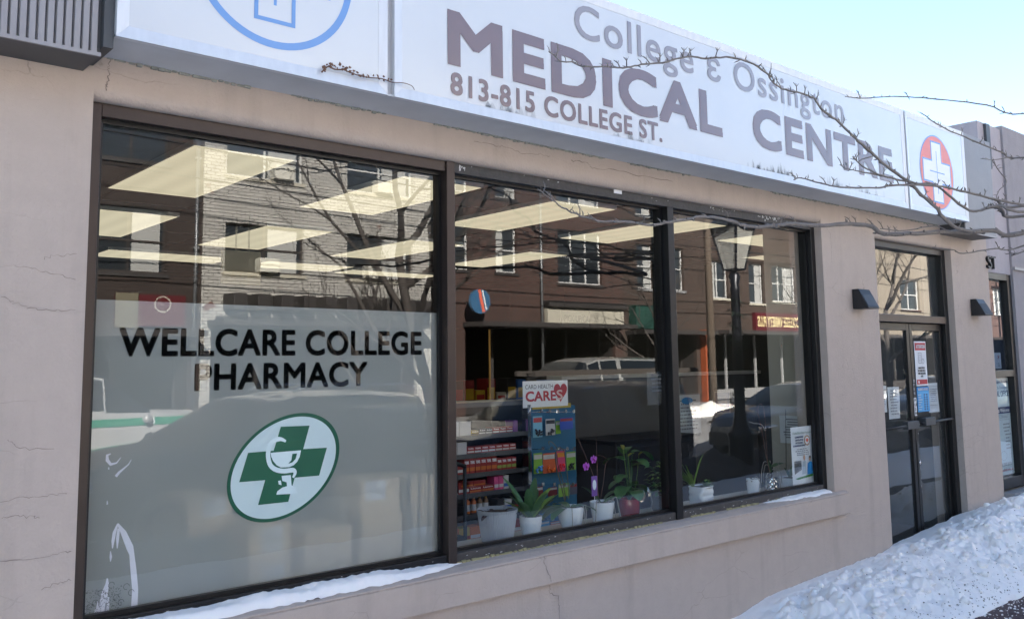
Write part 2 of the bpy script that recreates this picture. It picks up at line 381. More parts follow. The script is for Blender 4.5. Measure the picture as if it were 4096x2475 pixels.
def text_into(mb, body, x0, x1, z0, z1, y, bold=0.0, spacing=1.0, flip=False, tilt=0.0):
    """tilt: rise of the baseline from x0 to x1"""
    vs, fs, a, loops_, sz = text_mesh(body, bold, spacing)
    def T(u, t): return ((x1-(x1-x0)*u) if flip else (x0+(x1-x0)*u), z0+(z1-z0)*t+tilt*u)
    mb.add([(T(u,t)[0], y, T(u,t)[1]) for u, t in vs], [f[::-1] for f in fs] if flip else fs)
    if bold > 0:
        dl = bold*(z1-z0)/sz
        for k in range(8):
            ox, oz = ((dl,0),(dl,dl),(0,dl),(-dl,dl),(-dl,0),(-dl,-dl),(0,-dl),(dl,-dl))[k]; ox *= .85; oz *= .85; oy = (.00025 if flip else -.00025)*(k+1)
            mb.add([(T(u,t)[0]+ox, y+oy, T(u,t)[1]+oz) for u, t in vs], [f[::-1] for f in fs] if flip else fs)
    return mb
def text_letters(body, x0, x1, z0, z1, y, bold, spacing, tilt, m, parent, name='letter'):
    vs, fs, a, loops_, sz = text_mesh(body, bold, spacing)
    par = list(range(len(vs)))
    def find(i):
        while par[i] != i: par[i] = par[par[i]]; i = par[i]
        return i
    for f in fs:
        for i in f[1:]: par[find(i)] = find(f[0])
    isl = {}
    for f in fs: isl.setdefault(find(f[0]), []).append(f)
    rng_ = sorted((min(vs[i][0] for f in q for i in f), max(vs[i][0] for f in q for i in f), q) for q in isl.values())
    glyphs = []
    for lo_, hi_, q in rng_:
        if glyphs and lo_ < glyphs[-1][1]-.002 and hi_-lo_ < .9*(glyphs[-1][1]-glyphs[-1][0])+1e-6 and (glyphs[-1][1]-lo_) > .6*(hi_-lo_): glyphs[-1][2].extend(q); glyphs[-1][1] = max(hi_, glyphs[-1][1])
        else: glyphs.append([lo_, hi_, list(q)])
    def T(i): return (x0+(x1-x0)*vs[i][0], z0+(z1-z0)*vs[i][1]+tilt*vs[i][0])
    for lo_, hi_, q in glyphs:
        ids = sorted({i for f in q for i in f}); k = {i: n for n, i in enumerate(ids)}
        mb = MB().add([(T(i)[0], y, T(i)[1]) for i in ids], [tuple(k[i] for i in f) for f in q])
        if bold > 0:
            dl = bold*(z1-z0)/sz
            for e, (ox, oz) in enumerate(((1,0),(1,1),(0,1),(-1,1),(-1,0),(-1,-1),(0,-1),(1,-1))): mb.add([(T(i)[0]+dl*.85*ox, y-.00025*(e+1), T(i)[1]+dl*.85*oz) for i in ids], [tuple(k[i] for i in f) for f in q])
        mb.build(name, m, parent)
def text_h(mb, body, x0, z0, h, y, bold=0.0, spacing=1.0, cx=False, squeeze=1.0):
    a = text_mesh(body, bold, spacing)[2]*squeeze
    if cx: x0 = x0-a*h/2
    return text_into(mb, body, x0, x0+a*h, z0, z0+h, y, bold, spacing)
def boundary_loops(vs, fs):
    cnt = {}
    for f in fs:
        for i in range(len(f)):
            a, b = f[i], f[(i+1) % len(f)]; cnt[(a,b)] = 1
    nxt = {a: b for (a, b) in cnt if (b, a) not in cnt}
    loops = []; seen = set()
    for s in list(nxt):
        if s in seen: continue
        lp = []; c = s
        while c not in seen and c in nxt: seen.add(c); lp.append(c); c = nxt[c]
        if len(lp) > 2: loops.append([vs[i] for i in lp])
    return loops
def weld(vs, fs):
    key = {}; mp = []; out = []
    for v in vs:
        k = (round(v[0],5), round(v[1],5))
        if k not in key: key[k] = len(out); out.append(v)
        mp.append(key[k])
    return out, [tuple(mp[i] for i in f) for f in fs if len({mp[i] for i in f}) > 2]
def fill_loops(loops):
    c = bpy.data.curves.new('fill', 'CURVE'); c.dimensions = '2D'; c.fill_mode = 'FRONT'
    for lp in loops:
        s = c.splines.new('POLY'); s.points.add(len(lp)-1); s.use_cyclic_u = True
        for p, q in zip(s.points, lp): p.co = (q[0], q[1], 0, 1)
    o = bpy.data.objects.new('fill', c); COL.objects.link(o)
    dg = bpy.context.evaluated_depsgraph_get(); ev = o.evaluated_get(dg); me = ev.to_mesh()
    vs = [(v.co.x, v.co.y) for v in me.vertices]; fs = [tuple(p.vertices) for p in me.polygons]
    ev.to_mesh_clear(); bpy.data.objects.remove(o); bpy.data.curves.remove(c)
    return vs, fs
def ribbon(mb, pts, wd, y, taper=False):
    """flat stroke in the X-Z plane"""
    k = len(pts)
    L_, R2 = [], []
    for i, p in enumerate(pts):
        a = pts[max(0,i-1)]; b = pts[min(k-1,i+1)]; dx, dz = b[0]-a[0], b[1]-a[1]; l = math.hypot(dx,dz) or 1
        ww = (wd[i] if hasattr(wd,'__len__') else wd)/2
        L_.append((p[0]-dz/l*ww, y, p[1]+dx/l*ww)); R2.append((p[0]+dz/l*ww, y, p[1]-dx/l*ww))
    mb.add(L_+R2, [(i, k+i, k+i+1, i+1) for i in range(k-1)]); return mb
def disc(mb, cx, cz, rx, rz, y, n=48, inner=0.0):
    if inner <= 0:
        mb.add([(cx+rx*cos(2*pi*i/n), y, cz+rz*sin(2*pi*i/n)) for i in range(n)], [tuple(range(n))])
    else:
        o_ = [(cx+rx*cos(2*pi*i/n), y, cz+rz*sin(2*pi*i/n)) for i in range(n)]
        i_ = [(cx+rx*inner*cos(2*pi*i/n), y, cz+rz*inner*sin(2*pi*i/n)) for i in range(n)]
        mb.add(o_+i_, [(i, (i+1)%n, n+(i+1)%n, n+i) for i in range(n)])
    return mb
def cat(pts, sub=6):
    out = []
    pts = [Vector(p) for p in pts]
    for i in range(len(pts)-1):
        p0 = pts[max(i-1,0)]; p1 = pts[i]; p2 = pts[i+1]; p3 = pts[min(i+2,len(pts)-1)]
        for k in range(sub):
            t = k/sub
            out.append(.5*((2*p1)+(-p0+p2)*t+(2*p0-5*p1+4*p2-p3)*t*t+(-p0+3*p1-3*p2+p3)*t**3))
    out.append(pts[-1]); return out

# ================================================================== THE SETTING
M_asph = mat('salted_asphalt', (.38,.375,.37), .6, 0, .35, 3, .3, 120)
M_conc = mat('pavement_concrete', (.30,.29,.28), .8, 0, .2, 2, .3, 60)
M_paverbed = mat('paver_joint_sand', (.035,.03,.03), .95, 0, .3, 30)
M_paver = mat('dark_clay_paver', (.085,.052,.052), .7, 0, .45, 5, .4, 70)
tag(MB().box(-300,300,-300,300,-.6,-.22).build('ground', M_conc), kind='structure')
tag(MB().box(-120,140,-15.4,-5.1,-.215,-.13).build('road', M_asph), kind='structure')
rl = MB()
tag(MB().box(-120,140,-20.3,-15.56,-.2,0).build('pavement_far', M_conc), kind='structure')
kerb = MB().box(-120,140,-5.1,-4.95,-.2,.003).box(-120,140,-15.56,-15.4,-.2,.003)
tag(kerb.build('kerb', M_conc), kind='structure')
# near pavement: joint bed with each clay paver on it where they can be seen
pav = tag(MB().box(-40,60,-4.95,0,-.2,-.012).build('pavement', M_paverbed), kind='structure')
rng = random.Random(3)
def paver_mesh():
    b = MB(); hx, hy, c = .098, .048, .004
    b.add([(-hx,-hy,-.05),(hx,-hy,-.05),(hx,hy,-.05),(-hx,hy,-.05),(-hx,-hy,-c),(hx,-hy,-c),(hx,hy,-c),(-hx,hy,-c),
           (-hx+c,-hy+c,0),(hx-c,-hy+c,0),(hx-c,hy-c,0),(-hx+c,hy-c,0)],
          [(0,1,5,4),(1,2,6,5),(2,3,7,6),(3,0,4,7),(4,5,9,8),(5,6,10,9),(6,7,11,10),(7,4,8,11),(8,9,10,11)])
    return b
first = None
for j in range(12):
    for i in range(25):
        x = 5.6+i*.2+(.1 if j % 2 else 0); y = -.78-j*.1
        if first is None:
            first = paver_mesh().build('brick', M_paver, pav); o = first
        else:
            o = first.copy(); COL.objects.link(o)
        o.location = (x, y, rng.uniform(-.003,.002)); o.rotation_euler = (rng.uniform(-.012,.012), rng.uniform(-.012,.012), rng.uniform(-.01,.01))
far_p = MB()                                            # pavers out of the picture, as one piece of stuff
for j in range(40):
    for i in range(60):
        x = -1+i*.2+(.1 if j % 2 else 0); y = -.78-j*.1
        if -.78-1.15 < y and 5.55 < x < 10.6: continue
        if y < -4.85: continue
        far_p.box(x-.098, x+.098, y-.048, y+.048, -.05, rng.uniform(-.003,.002))
tag(far_p.build('paving_field', M_paver, pav), kind='stuff')

# ================================================================== PHARMACY BUILDING
GY, FY = .13, .06            # glass plane, frame front
WX0, WX1, WZ0, WZ1 = 1.05, 6.66, .735, 2.90
DX0, DX1, DZ1 = 7.55, 9.09, 2.85
bld = thing('pharmacy_building', 'low pink grey stucco shop building with wide bronze framed window', 'building', (4,0,0))
def lintel(mb, x0, x1, z0, r=.045, ztop=3.95, y1=.3):
    pr = [(y1, z0)] + [(r-r*sin(a), z0+r-r*cos(a)) for a in [k*pi/16 for k in range(9)]] + [(0, ztop), (y1, ztop)]
    return mb.prism([(p[0], p[1]) for p in pr], 'x', x0, x1)
wl = MB()
wl.box(-9, WX0, 0, .3, -.2, 3.95)
wl.box(WX1, DX0, 0, .3, -.2, 3.95)
wl.box(DX1, 9.98, 0, .3, -.2, 3.95)
wl.box(WX0, WX1, 0, .3, -.2, WZ0-.03)
front = wl.build('wall', M_wall, bld)
ln = MB(); lintel(ln, WX0, WX1, WZ1); lintel(ln, DX0, DX1, DZ1, .03)
lo = smooth_angle(ln.build('lintel', M_wall, bld), 30)
sb = MB()
sb.prism([(-.05,.572),(0,.572),(0,.70),(-.05,.727)][::1], 'x', -9, 6.80)
sb.prism([(-.05,.727),(0,.705),(0,.75),(-.046,.737)], 'x', -9, 6.80)
sb.prism([(0,.705),(.14,.705),(.14,.762),(0,.7495)], 'x', WX0, WX1)
smooth_angle(sb.build('window_sill', M_wall, bld, bevel=.006), 30)
shell = MB()
shell.box(-9, 9.98, 8.6, 8.9, -.2, 3.9).box(-9.3,-9,0,8.9,-.2,3.9).box(9.7,9.98,.3,8.6,-.2,3.9)
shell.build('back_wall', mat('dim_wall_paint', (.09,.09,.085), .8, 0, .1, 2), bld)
MB().box(-9.2, 9.97, .02, 8.9, 3.70, 3.92).build('roof', M_dark_metal, bld)
MB().box(-9, 9.7, .3, 8.6, -.2, 0).build('shop_floor', M_floor, bld)
# ceiling of square tiles: grid bars with tiles between
M_ctile = mat('acoustic_tile', (.20,.20,.19), .9, 0, .15, 30, .2, 120)
MB().box(-9, 9.7, .3, 8.6, 3.045, 3.08).build('shop_ceiling', M_ctile, bld)
gr = MB()
for i in range(14): gr.box(.6+i*.68, .625+i*.68, .3, 8.6, 3.036, 3.0445)
for j in range(13): gr.box(.2, 9.7, .4+j*.68, .425+j*.68, 3.037, 3.0445)
gr.build('ceiling_grid', M_dark_metal, bld)
# paint marks, chips and the long cracks that run down the plaster
M_crack = mat('crack_line', (.21,.175,.16), .9, 0, .3, 30)  # dark brown of the crack lines
ck = MB()
def crack_on(path, wd, y):
    pts = []
    for a, b in zip(path[:-1], path[1:]):
        for k in range(6):
            t = k/6; pts.append((a[0]+(b[0]-a[0])*t+rng.uniform(-1,1)*.006, a[1]+(b[1]-a[1])*t+rng.uniform(-1,1)*.006))
    pts.append(path[-1]); ribbon(ck, pts, [wd*.62*rng.uniform(.3,1.4) for _ in pts], y)
def wallpath(n, pts, y=0): return [(Q(n,a,b,y).x, Q(n,a,b,y).z) for a, b in pts]
crack_on(wallpath(8, [(1545,1050),(1540,1090),(1580,1180),(1590,1225)], -.05), .006, -.0525)
crack_on(wallpath(8, [(1580,1245),(1580,1300),(1640,1325),(1645,1400),(1650,1489)]), .005, -.0022)
crack_on(wallpath(1, [(775,400),(762,470),(770,530),(750,600),(745,640)]), .006, -.0022)
crack_on(wallpath(2, [(1050,990),(1180,1025),(1260,1035),(1380,1080),(1500,1085),(1580,1100)]), .004, -.0022)
crack_on(wallpath(2, [(1730,1130),(1850,1150),(1880,1190),(2000,1190),(2200,1235),(2450,1280)]), .006, -.0022)
crack_on(wallpath(3, [(0,1190),(200,1235),(330,1265),(500,1290)]), .005, -.0022)
crack_on(wallpath(6, [(1060,170),(1100,240),(1105,330),(1110,440)]), .003, -.0022)
for z_ in ((0,660,480,780),):
    pass
crack_on(wallpath(4, [(0,680),(100,720),(220,765),(350,775),(530,775)]), .003, -.0022)
crack_on(wallpath(4, [(90,465),(250,490),(410,530),(530,560)]), .003, -.0022)
crack_on(wallpath(4, [(300,410),(400,390),(540,380)]), .0025, -.0022)
crack_on(wallpath(7, [(0,775),(140,765),(240,770),(270,780)]), .003, -.0022)
crack_on(wallpath(7, [(60,220),(130,290),(380,290)]), .003, -.0022)
crack_on(wallpath(7, [(0,660),(200,630),(330,620),(470,605)]), .0025, -.0022)
crack_on(wallpath(7, [(0,1075),(250,1060),(430,1015),(500,1010)]), .003, -.0022)
crack_on(wallpath(7, [(300,1270),(420,1225),(500,1215)]), .003, -.0022)
tag(ck.build('plaster_crack', M_crack, bld), kind='stuff')

# ---- shop window ---------------------------------------------------
def window_part(label=None):
    o = bpy.data.objects.new('window', None); COL.objects.link(o); o.parent = bld; ORG[o.name] = ORG[bld.name]; o.empty_display_size = .1; return o
M1A, M1B = 2.885, 2.94
M2A, M2B = 4.76, 4.825
win = window_part()
hz0 = 2.842; bz1 = .805
MB().box(WX0+.003, WX0+.052, FY, GY+.05, .757, WZ1-.001).build('jamb', M_bronze, win, bevel=.003)
MB().box(WX1-.06, WX1-.003, FY, GY+.05, .757, WZ1-.001).build('jamb', M_black, win, bevel=.003)
MB().box(WX0+.052, M1A, FY, GY+.05, hz0, WZ1-.001).build('head_rail', M_bronze, win, bevel=.003)
MB().box(M1B, WX1-.06, FY, GY+.05, hz0, WZ1-.001).build('head_rail', M_flaky, win, bevel=.003)
MB().box(WX0+.052, M1A, FY, GY+.05, .757, bz1).build('bottom_rail', M_black, win, bevel=.003)
MB().box(M1B, M2A, FY, GY+.05, .757, bz1).build('bottom_rail', M_flaky, win, bevel=.003)
MB().box(M2B, WX1-.06, FY, GY+.05, .757, bz1).build('bottom_rail', M_flaky, win, bevel=.003)
MB().box(M1A, M1B, FY-.012, GY+.05, .757, WZ1-.001).build('mullion', M_bronze, win, bevel=.003)
MB().box(M2A, M2B, FY-.012, GY+.05, .757, hz0-.001).build('mullion', M_black, win, bevel=.003)
# glazing beads, black, set back from the frame face
for a, b in ((WX0+.052, M1A), (M1B, M2A), (M2B, WX1-.06)):
    g = MB(); t = .018; y0, y1 = GY-.03, GY-.006
    g.box(a, a+t, y0, y1, bz1, hz0).box(b-t, b, y0, y1, bz1, hz0).box(a+t, b-t, y0, y1, hz0-t, hz0).box(a+t, b-t, y0, y1, bz1, bz1+t)
    g.build('glazing_bead', M_black, win)
    MB().box(a+.001, b-.001, GY-.005, GY+.005, bz1+.001, hz0-.001).build('pane', M_glass, win)
# paint flecks and the little white tag on the head rail
M_fleck = mat('old_white_paint', (.62,.62,.62), .7, 0, .2, 30)
fl = MB()
for _ in range(260):
    x = M1B+(WX1-.07-M1B)*rng.random()**.9; dens = noise.noise((x*1.6, 3, 0))
    if dens < .12 and rng.random() < .9: continue
    z = WZ1-.002-abs(rng.gauss(0,.014)); 
    if z < hz0+.004: continue
    a = rng.uniform(.002,.010); h = rng.uniform(.001,.010)*(1.2 if dens > .2 else .4)
    z = min(z, WZ1-.003-h)
    fl.quad((x-a,FY-.0016,z-h),(x+a*.6,FY-.0016,z-h*.8),(x+a,FY-.0016,z+h*.6),(x-a*.4,FY-.0016,z+h))
for _ in range(60):
    x = rng.uniform(WX0+.1, WX1-.1); z = rng.uniform(.76,.80); a = rng.uniform(.0015,.005)
    fl.quad((x-a*2,FY-.0016,z-a*.3),(x+a,FY-.0016,z-a*.4),(x+a*2,FY-.0016,z+a*.5),(x-a,FY-.0016,z+a*.4))
tag(fl.build('paint_fleck', M_fleck, win), kind='stuff')
tg = Q(2, 2068, 1350, FY-.004)
MB().box(tg.x-.045, tg.x+.03, FY-.005, FY-.0005, tg.z-.014, tg.z+.014).build('tag', M_white, win, bevel=.002)
# caulk: ragged pale line above the head rail and along the sill
M_caulk = mat('old_caulk', (.34,.31,.17), .8, 0, .5, 25, .3, 60)
cb = MB()
for i in range(110):
    x0 = M1B+i*(WX1-.05-M1B)/110; x1 = x0+(WX1-.05-M1B)/110*rng.uniform(.5,1.1)
    if noise.noise((x0*2.2,0,5)) > -.12:
        d = rng.uniform(.003,.010); cb.box(x0, x1, FY-.006-d*.6, FY-.001, .752, .758+d)
tag(cb.build('caulk', M_caulk, win), kind='stuff')

# ---- frosted film with the letters cut out -------------------------
FYF = GY+.009
film = MB()
fx0, fx1, fz0 = WX0+.053, M1A-.001, bz1+.002
zl, zr = Q(4,635,697,FYF).z, Q(5,800,795,FYF).z
loops = [[(fx0,fz0),(fx1,fz0),(fx1,zr),(fx0,zl)]]
let = []
def cut_text(body, x0, x1, z0, z1, bold, sp):
    vs, fs = text_mesh(body, bold, sp)[:2]
    vs2 = [(x0+(x1-x0)*u, z0+(z1-z0)*t) for u, t in vs]
    wv, wf = weld(vs2, fs)
    for lp in boundary_loops(wv, wf): loops.append(lp)
    let.append((body, x0, x1, z0, z1, FYF-.0012, bold, sp, 0.0))
a, b = Q(4,845,986,FYF), Q(5,675,1018,FYF)
zt = (Q(4,845,890,FYF).z+Q(5,675,940,FYF).z)/2; zb = (Q(4,885,1083,FYF).z+Q(5,675,1095,FYF).z)/2
cut_text('WELLCARE COLLEGE', a.x, b.x, zb, zt, .034, 1.05)
a, b = Q(4,1378,1148,FYF), Q(5,293,1148,FYF)
zt = (Q(4,1378,1148,FYF).z+Q(5,293,1148,FYF).z)/2; zb = (Q(4,1378,1330,FYF).z+Q(5,250,1310,FYF).z)/2
cut_text('PHARMACY', a.x, b.x, zb, zt, .034, 1.05)
def pl(n, pts, y): return [(Q(n,a_,b_,y).x, Q(n,a_,b_,y).z) for a_, b_ in pts]
fv, ff = fill_loops(loops)
film.add([(u, FYF, t) for u, t in fv], ff)
fo = film.build('frosted_film', M_film, bld)
tag(fo, 'frosted window film with dark letters over the left pane')
for l_ in let: text_letters(*l_, M_clearletter, fo)
# round green badge
LY = FYF-.002
bc = Q(7,1993,423,LY)
ell = []
Aw, Bh, cov = 396.5, 385., -55000.
for i in range(72):
    t = 2*pi*i/72; xx = Aw*cos(t); rho = cov/(Aw*Bh); yy = Bh*(rho*cos(t)+math.sqrt(1-rho*rho)*sin(t))
    ell.append((xx, yy))
def elp(k): return [(Q(7,1993+x*k,423+y*k,LY).x, Q(7,1993+x*k,423+y*k,LY).z) for x, y in ell]
def poly_into(mb, pts, y): mb.add([(p[0], y, p[1]) for p in pts], [tuple(range(len(pts)))]); return mb
bad = MB(); poly_into(bad, elp(1.0), LY); lg = bad.build('badge_rim', M_green, fo)
poly_into(MB(), elp(.935), LY-.0012).build('badge_field', M_lwhite, fo)
cross = [(1975,135),(2178,127),(2133,292),(2300,282),(2245,478),(2073,493),(2028,662),(1815,685),(1865,510),(1682,525),(1745,318),(1925,303)]
poly_into(MB(), pl(7,cross,LY), LY-.0024).build('badge_cross', M_green, fo)
bw = MB(); y_ = LY-.0036
bowl = [(1903,318),(2117,300),(2108,345),(2090,380),(2065,405),(2035,418),(1975,421),(1945,405),(1920,375),(1907,345)]
poly_into(bw, pl(7,bowl,LY), y_)
sn = cat([Vector((a_,b_,0)) for a_, b_ in [(2010,238),(1975,222),(1935,228),(1902,258),(1886,310),(1888,365),(1905,410),(1945,438),(2000,446),(2060,440),(2075,460),(2060,492)]], 4)
ribbon(bw, pl(7,[(v.x,v.y) for v in sn],LY), [.010+.012*min(1,i/6)*min(1,(len(sn)-1-i)/8) for i in range(len(sn))], y_)
poly_into(bw, pl(7,[(1980,480),(2045,474),(2050,545),(2082,565),(2092,604),(1943,612),(1950,588),(1985,562),(2018,552),(2015,525),(1985,515)],LY), y_)
poly_into(bw, pl(7,[(1955,515),(1975,512),(1980,545),(1960,540)],LY), y_)
bw.build('badge_emblem', M_lwhite, fo)
bg2 = MB(); poly_into(bg2, pl(7,[(2055,325),(2088,322),(2078,360),(2055,385),(2025,395),(2048,370)],LY), y_-.0012)
bg2.build('badge_shade', M_green, fo)
# torn and smeared spots of the film
M_tear = mat('torn_film', (.78,.75,.79), .6, 0, .08, 20)
te = MB(); ty = FYF-.0015
ribbon(te, pl(7,[(828,815),(870,880),(915,985),(928,1030),(940,1150),(952,1280),(945,1400),(925,1440)],ty), [.006,.022,.028,.02,.024,.024,.026,.03], ty)
ribbon(te, pl(7,[(828,820),(805,880),(795,940),(792,990)],ty), [.006,.014,.012,.004], ty)
ribbon(te, pl(7,[(835,850),(828,920),(825,990)],ty), [.01,.012,.004], ty)
ribbon(te, pl(7,[(778,1010),(780,1050),(778,1083)],ty), [.003,.010,.003], ty)
ribbon(te, pl(7,[(755,1200),(755,1240),(735,1310),(725,1390),(715,1440),(700,1475)],ty), [.004,.014,.026,.03,.03,.02], ty)
ribbon(te, pl(7,[(765,1330),(755,1390),(752,1450)],ty), [.004,.016,.014], ty)
ribbon(te, pl(7,[(690,1360),(685,1410),(690,1470)],ty), [.004,.01,.008], ty)
ribbon(te, pl(7,[(672,1420),(668,1470)],ty), [.006,.008], ty)
ribbon(te, pl(7,[(780,325),(755,335),(755,370),(780,400),(820,390),(852,350)],ty), [.004,.01,.014,.012,.006,.002], ty)
ribbon(te, pl(7,[(925,365),(905,400),(870,430),(840,455),(815,485)],ty), [.002,.005,.007,.01,.012], ty)
ribbon(te, pl(7,[(755,655),(755,682)],ty), [.003,.007], ty); ribbon(te, pl(7,[(765,420),(766,435)],ty), [.003,.006], ty)
tag(te.build('torn_film', M_tear, fo), kind='stuff')
scr = MB()
pth = pl(7,[(600,1290),(860,1250),(865,1420),(605,1475)],ty-.001)
for _ in range(230):
    u, t = rng.random(), rng.random()
    x = pth[0][0]+(pth[1][0]-pth[0][0])*u; z = pth[3][1]+(pth[0][1]-pth[3][1])*t
    a_ = rng.uniform(.001,.004); g = rng.uniform(0,pi)
    ribbon(scr, [(x-a_*cos(g), z-a_*sin(g)), (x+a_*.2, z+a_*.4), (x+a_*cos(g), z+a_*sin(g))], .0012, ty-.001)
for k in range(9):
    cx_, cz_ = pth[0][0]+.02+.02*k, pth[3][1]+rng.uniform(.03,.12)
    ribbon(scr, [(cx_+.012*cos(t), cz_+.012*sin(t)) for t in [i*.7 for i in range(8)]], .0016, ty-.001)
tag(scr.build('film_scratch', M_ink, fo), kind='stuff')

# ---- snow lying on the sill ----------------------------------------
def sill_snow(name, x0, x1, label, hmax, nx=150, ny=9, y0=-.047, y1=FY-.001, left_full=True):
    mb = MB(); top = []
    for i in range(nx+1):
        for j in range(ny+1):
            x = x0+(x1-x0)*i/nx; y = y0+(y1-y0)*j/ny
            env = min(1, (x1-x)/.5) if left_full else min(1, (x-x0)/.35)*min(1,(x1-x)/.05+.1)
            env = max(0, env)**.7
            edge = y0+(1-env)*.05+.022*noise.noise((x*7,1,2))+.01*noise.noise((x*23,1,2))
            s = max(0, min(1, (y-edge)/.035))
            base = .738+max(0,(y+.046))*.155
            s = s*s*(3-2*s); h = hmax*env*(s**.6)*(1+.35*noise.noise((x*6,y*12,0))+.2*noise.noise((x*31,y*31,4)))
            top.append((x, y, base-.008+h+.009*s))
    mb.add(top, [(i*(ny+1)+j, (i+1)*(ny+1)+j, (i+1)*(ny+1)+j+1, i*(ny+1)+j+1) for i in range(nx) for j in range(ny)])
    return tag(mb.build(name, M_snow_clean, None, True), label, 'snow', None, 'stuff')
sill_snow('sill_snow', .3, 2.98, 'strip of white snow on the sill under the frosted pane', .036, 200, 12, -.030)
sill_snow('sill_snow', 5.75, 6.652, 'thin patch of snow at the right end of the window sill', .014, 90, 12, -.022, FY-.001, False)

# ================================================================== ENTRANCE DOORS
DY = .10
door_frame = bpy.data.objects.new('entrance', None); COL.objects.link(door_frame); door_frame.parent = bld; ORG[door_frame.name] = ORG[bld.name]
MB().box(DX0+.002, DX0+.05, FY, DY+.09, 0, DZ1-.001).build('jamb', M_black, door_frame, bevel=.003)
MB().box(DX1-.085, DX1-.002, FY, DY+.09, 0, DZ1-.001).build('jamb', M_black, door_frame, bevel=.003)
MB().box(DX0+.05, DX1-.085, FY, DY+.09, 2.79, DZ1-.001).build('head_rail', M_black, door_frame, bevel=.003)
MB().box(DX0+.05, DX1-.085, FY-.01, DY+.09, 2.115, 2.185).build('transom_bar', M_bronze, door_frame, bevel=.004)
MB().box(DX0+.051, DX1-.086, DY+.02, DY+.03, 2.186, 2.789).build('transom_pane', M_glass2, door_frame)
MB().box(DX0+.0, DX1, FY+.01, .3, -.05, .03).build('threshold', M_alu, door_frame)
def leaf(x0, x1, lbl):
    d = bpy.data.objects.new('door', None); COL.objects.link(d); d.parent = bld; ORG[d.name] = ORG[bld.name]
    s = .055; y0, y1 = DY, DY+.045
    MB().box(x0, x0+s, y0, y1, .035, 2.11).build('stile', M_black, d, bevel=.003)
    MB().box(x1-s, x1, y0, y1, .035, 2.11).build('stile', M_black, d, bevel=.003)
    MB().box(x0+s, x1-s, y0, y1, 2.045, 2.11).build('top_rail', M_black, d, bevel=.003)
    MB().box(x0+s, x1-s, y0, y1, .035, .13).build('bottom_rail', M_black, d, bevel=.003)
    MB().box(x0+s, x1-s, y0+.018, y0+.026, .1302, 2.0448).build('pane', M_glass2, d)
    MB().box(x0+s, x1-s, y0-.006, y0-.0005, .13, .142).build('glazing_bead', M_alu, d)
    return d
d1 = leaf(7.61, 8.305, 'l'); d2 = leaf(8.315, 9.0, 'r')
def push_bar(d, xa, xb, pa, pb, z):
    b = MB().tube([(xa,DY-.055,z-.012),(xb,DY-.055,z)], .012, 10)
    b.tube([(xa+.01,DY-.055,z-.012),(xa+.01,DY+.001,z-.012)], .009, 8).tube([(xb-.01,DY-.055,z),(xb-.01,DY+.001,z)], .009, 8)
    b.build('handle', M_blackplastic, d, True)
    MB().box(pa, pb, DY-.075, DY-.02, z-.035, z+.035).build('push_plate', M_chrome if False else M_dark_metal, d, bevel=.004)
push_bar(d1, 7.64, 8.27, 8.02, 8.24, 1.185); push_bar(d2, 8.345, 8.98, 8.38, 8.58, 1.20)
MB().box(8.325, 8.362, DY-.004, DY-.0005, .62, 1.02).build('lock_plate', M_dark_metal, d2, bevel=.002)
MB().lathe([(.0,.0),(.014,.0),(.014,-.012),(.0,-.012)], (8.343,DY-.004,.83), 14, 'y').build('keyhole', M_chrome, d2, True)
ss = MB()
for k in range(26):
    z = rng.uniform(.55,1.1); x = 8.366+rng.uniform(-.003,.003); h = rng.uniform(.004,.02)
    ss.quad((x,DY-.001,z),(x+.006,DY-.001,z+h*.2),(x+.005,DY-.001,z+h),(x-.002,DY-.001,z+h*.9))
tag(ss.build('scratch', M_fleck, d2), kind='stuff')
def sticker_lines(mb, x0, x1, z0, z1, n, y, r, frac=.5, indent=.15):
    """small print: rows of short bars"""
    dz = (z1-z0)/n
    for i in range(n):
        x = x0+(x1-x0)*indent*r.random(); end = x1-(x1-x0)*.25*r.random(); z = z1-(i+.5)*dz
        while x < end:
            wd = (x1-x0)*r.uniform(.05,.16); mb.quad((x,y,z-dz*frac/2),(min(end,x+wd),y,z-dz*frac/2),(min(end,x+wd),y,z+dz*frac/2),(x,y,z+dz*frac/2)); x += wd+(x1-x0)*.03
    return mb
ST_ = MB(); text_into(ST_, 'P\nU\nS\nH', 8.325, 8.36, 1.265, 1.41, DY-.002, .02)
MB().box(8.318,8.367,DY-.0012,DY-.0004,1.255,1.42).build('push_sticker', M_white, d2)
ST_.build('push_print', M_ink, d2)
MB().box(8.318,8.362,DY-.0012,DY-.0004,1.44,1.60).build('hours_sticker', M_ink, d2)
stp = MB(); text_into(stp, 'O\nP\nE\nN', 8.328, 8.352, 1.45, 1.59, DY-.002, .0); stp.build('hours_print', M_white, d2)

# notices taped inside the door glass, each a thing
PYD = DY+.030
def sheet(name, label, cat_, x0, x1, z0, z1, y, m=M_paper, curl=.006, seed=0, nx=8, nz=8, loc=None):
    """one curled sheet of paper"""
    t = thing(name, label, cat_, ((x0+x1)/2, y, z0))
    mb = MB(); r = random.Random(seed); ph = r.uniform(0,6)
    vs = []
    for i in range(nx+1):
        for j in range(nz+1):
            u, v_ = i/nx, j/nz
            vs.append((x0+(x1-x0)*u+.004*sin(v_*5+ph)*curl/.006, y+.0015+curl*.5*(1+sin(3*u+4*v_+ph)), z0+(z1-z0)*v_))
    n = len(vs)
    mb.add(vs, [(i*(nz+1)+j, (i+1)*(nz+1)+j, (i+1)*(nz+1)+j+1, i*(nz+1)+j+1) for i in range(nx) for j in range(nz)])
    mb.build('sheet', m, t, True)
    return t
def flat_sheet(name, label, cat_, x0, x1, z0, z1, y, m=M_paper):
    t = thing(name, label, cat_, ((x0+x1)/2, y, z0))
    MB().box(x0,x1,y,y+.0012,z0,z1).build('sheet', m, t); return t
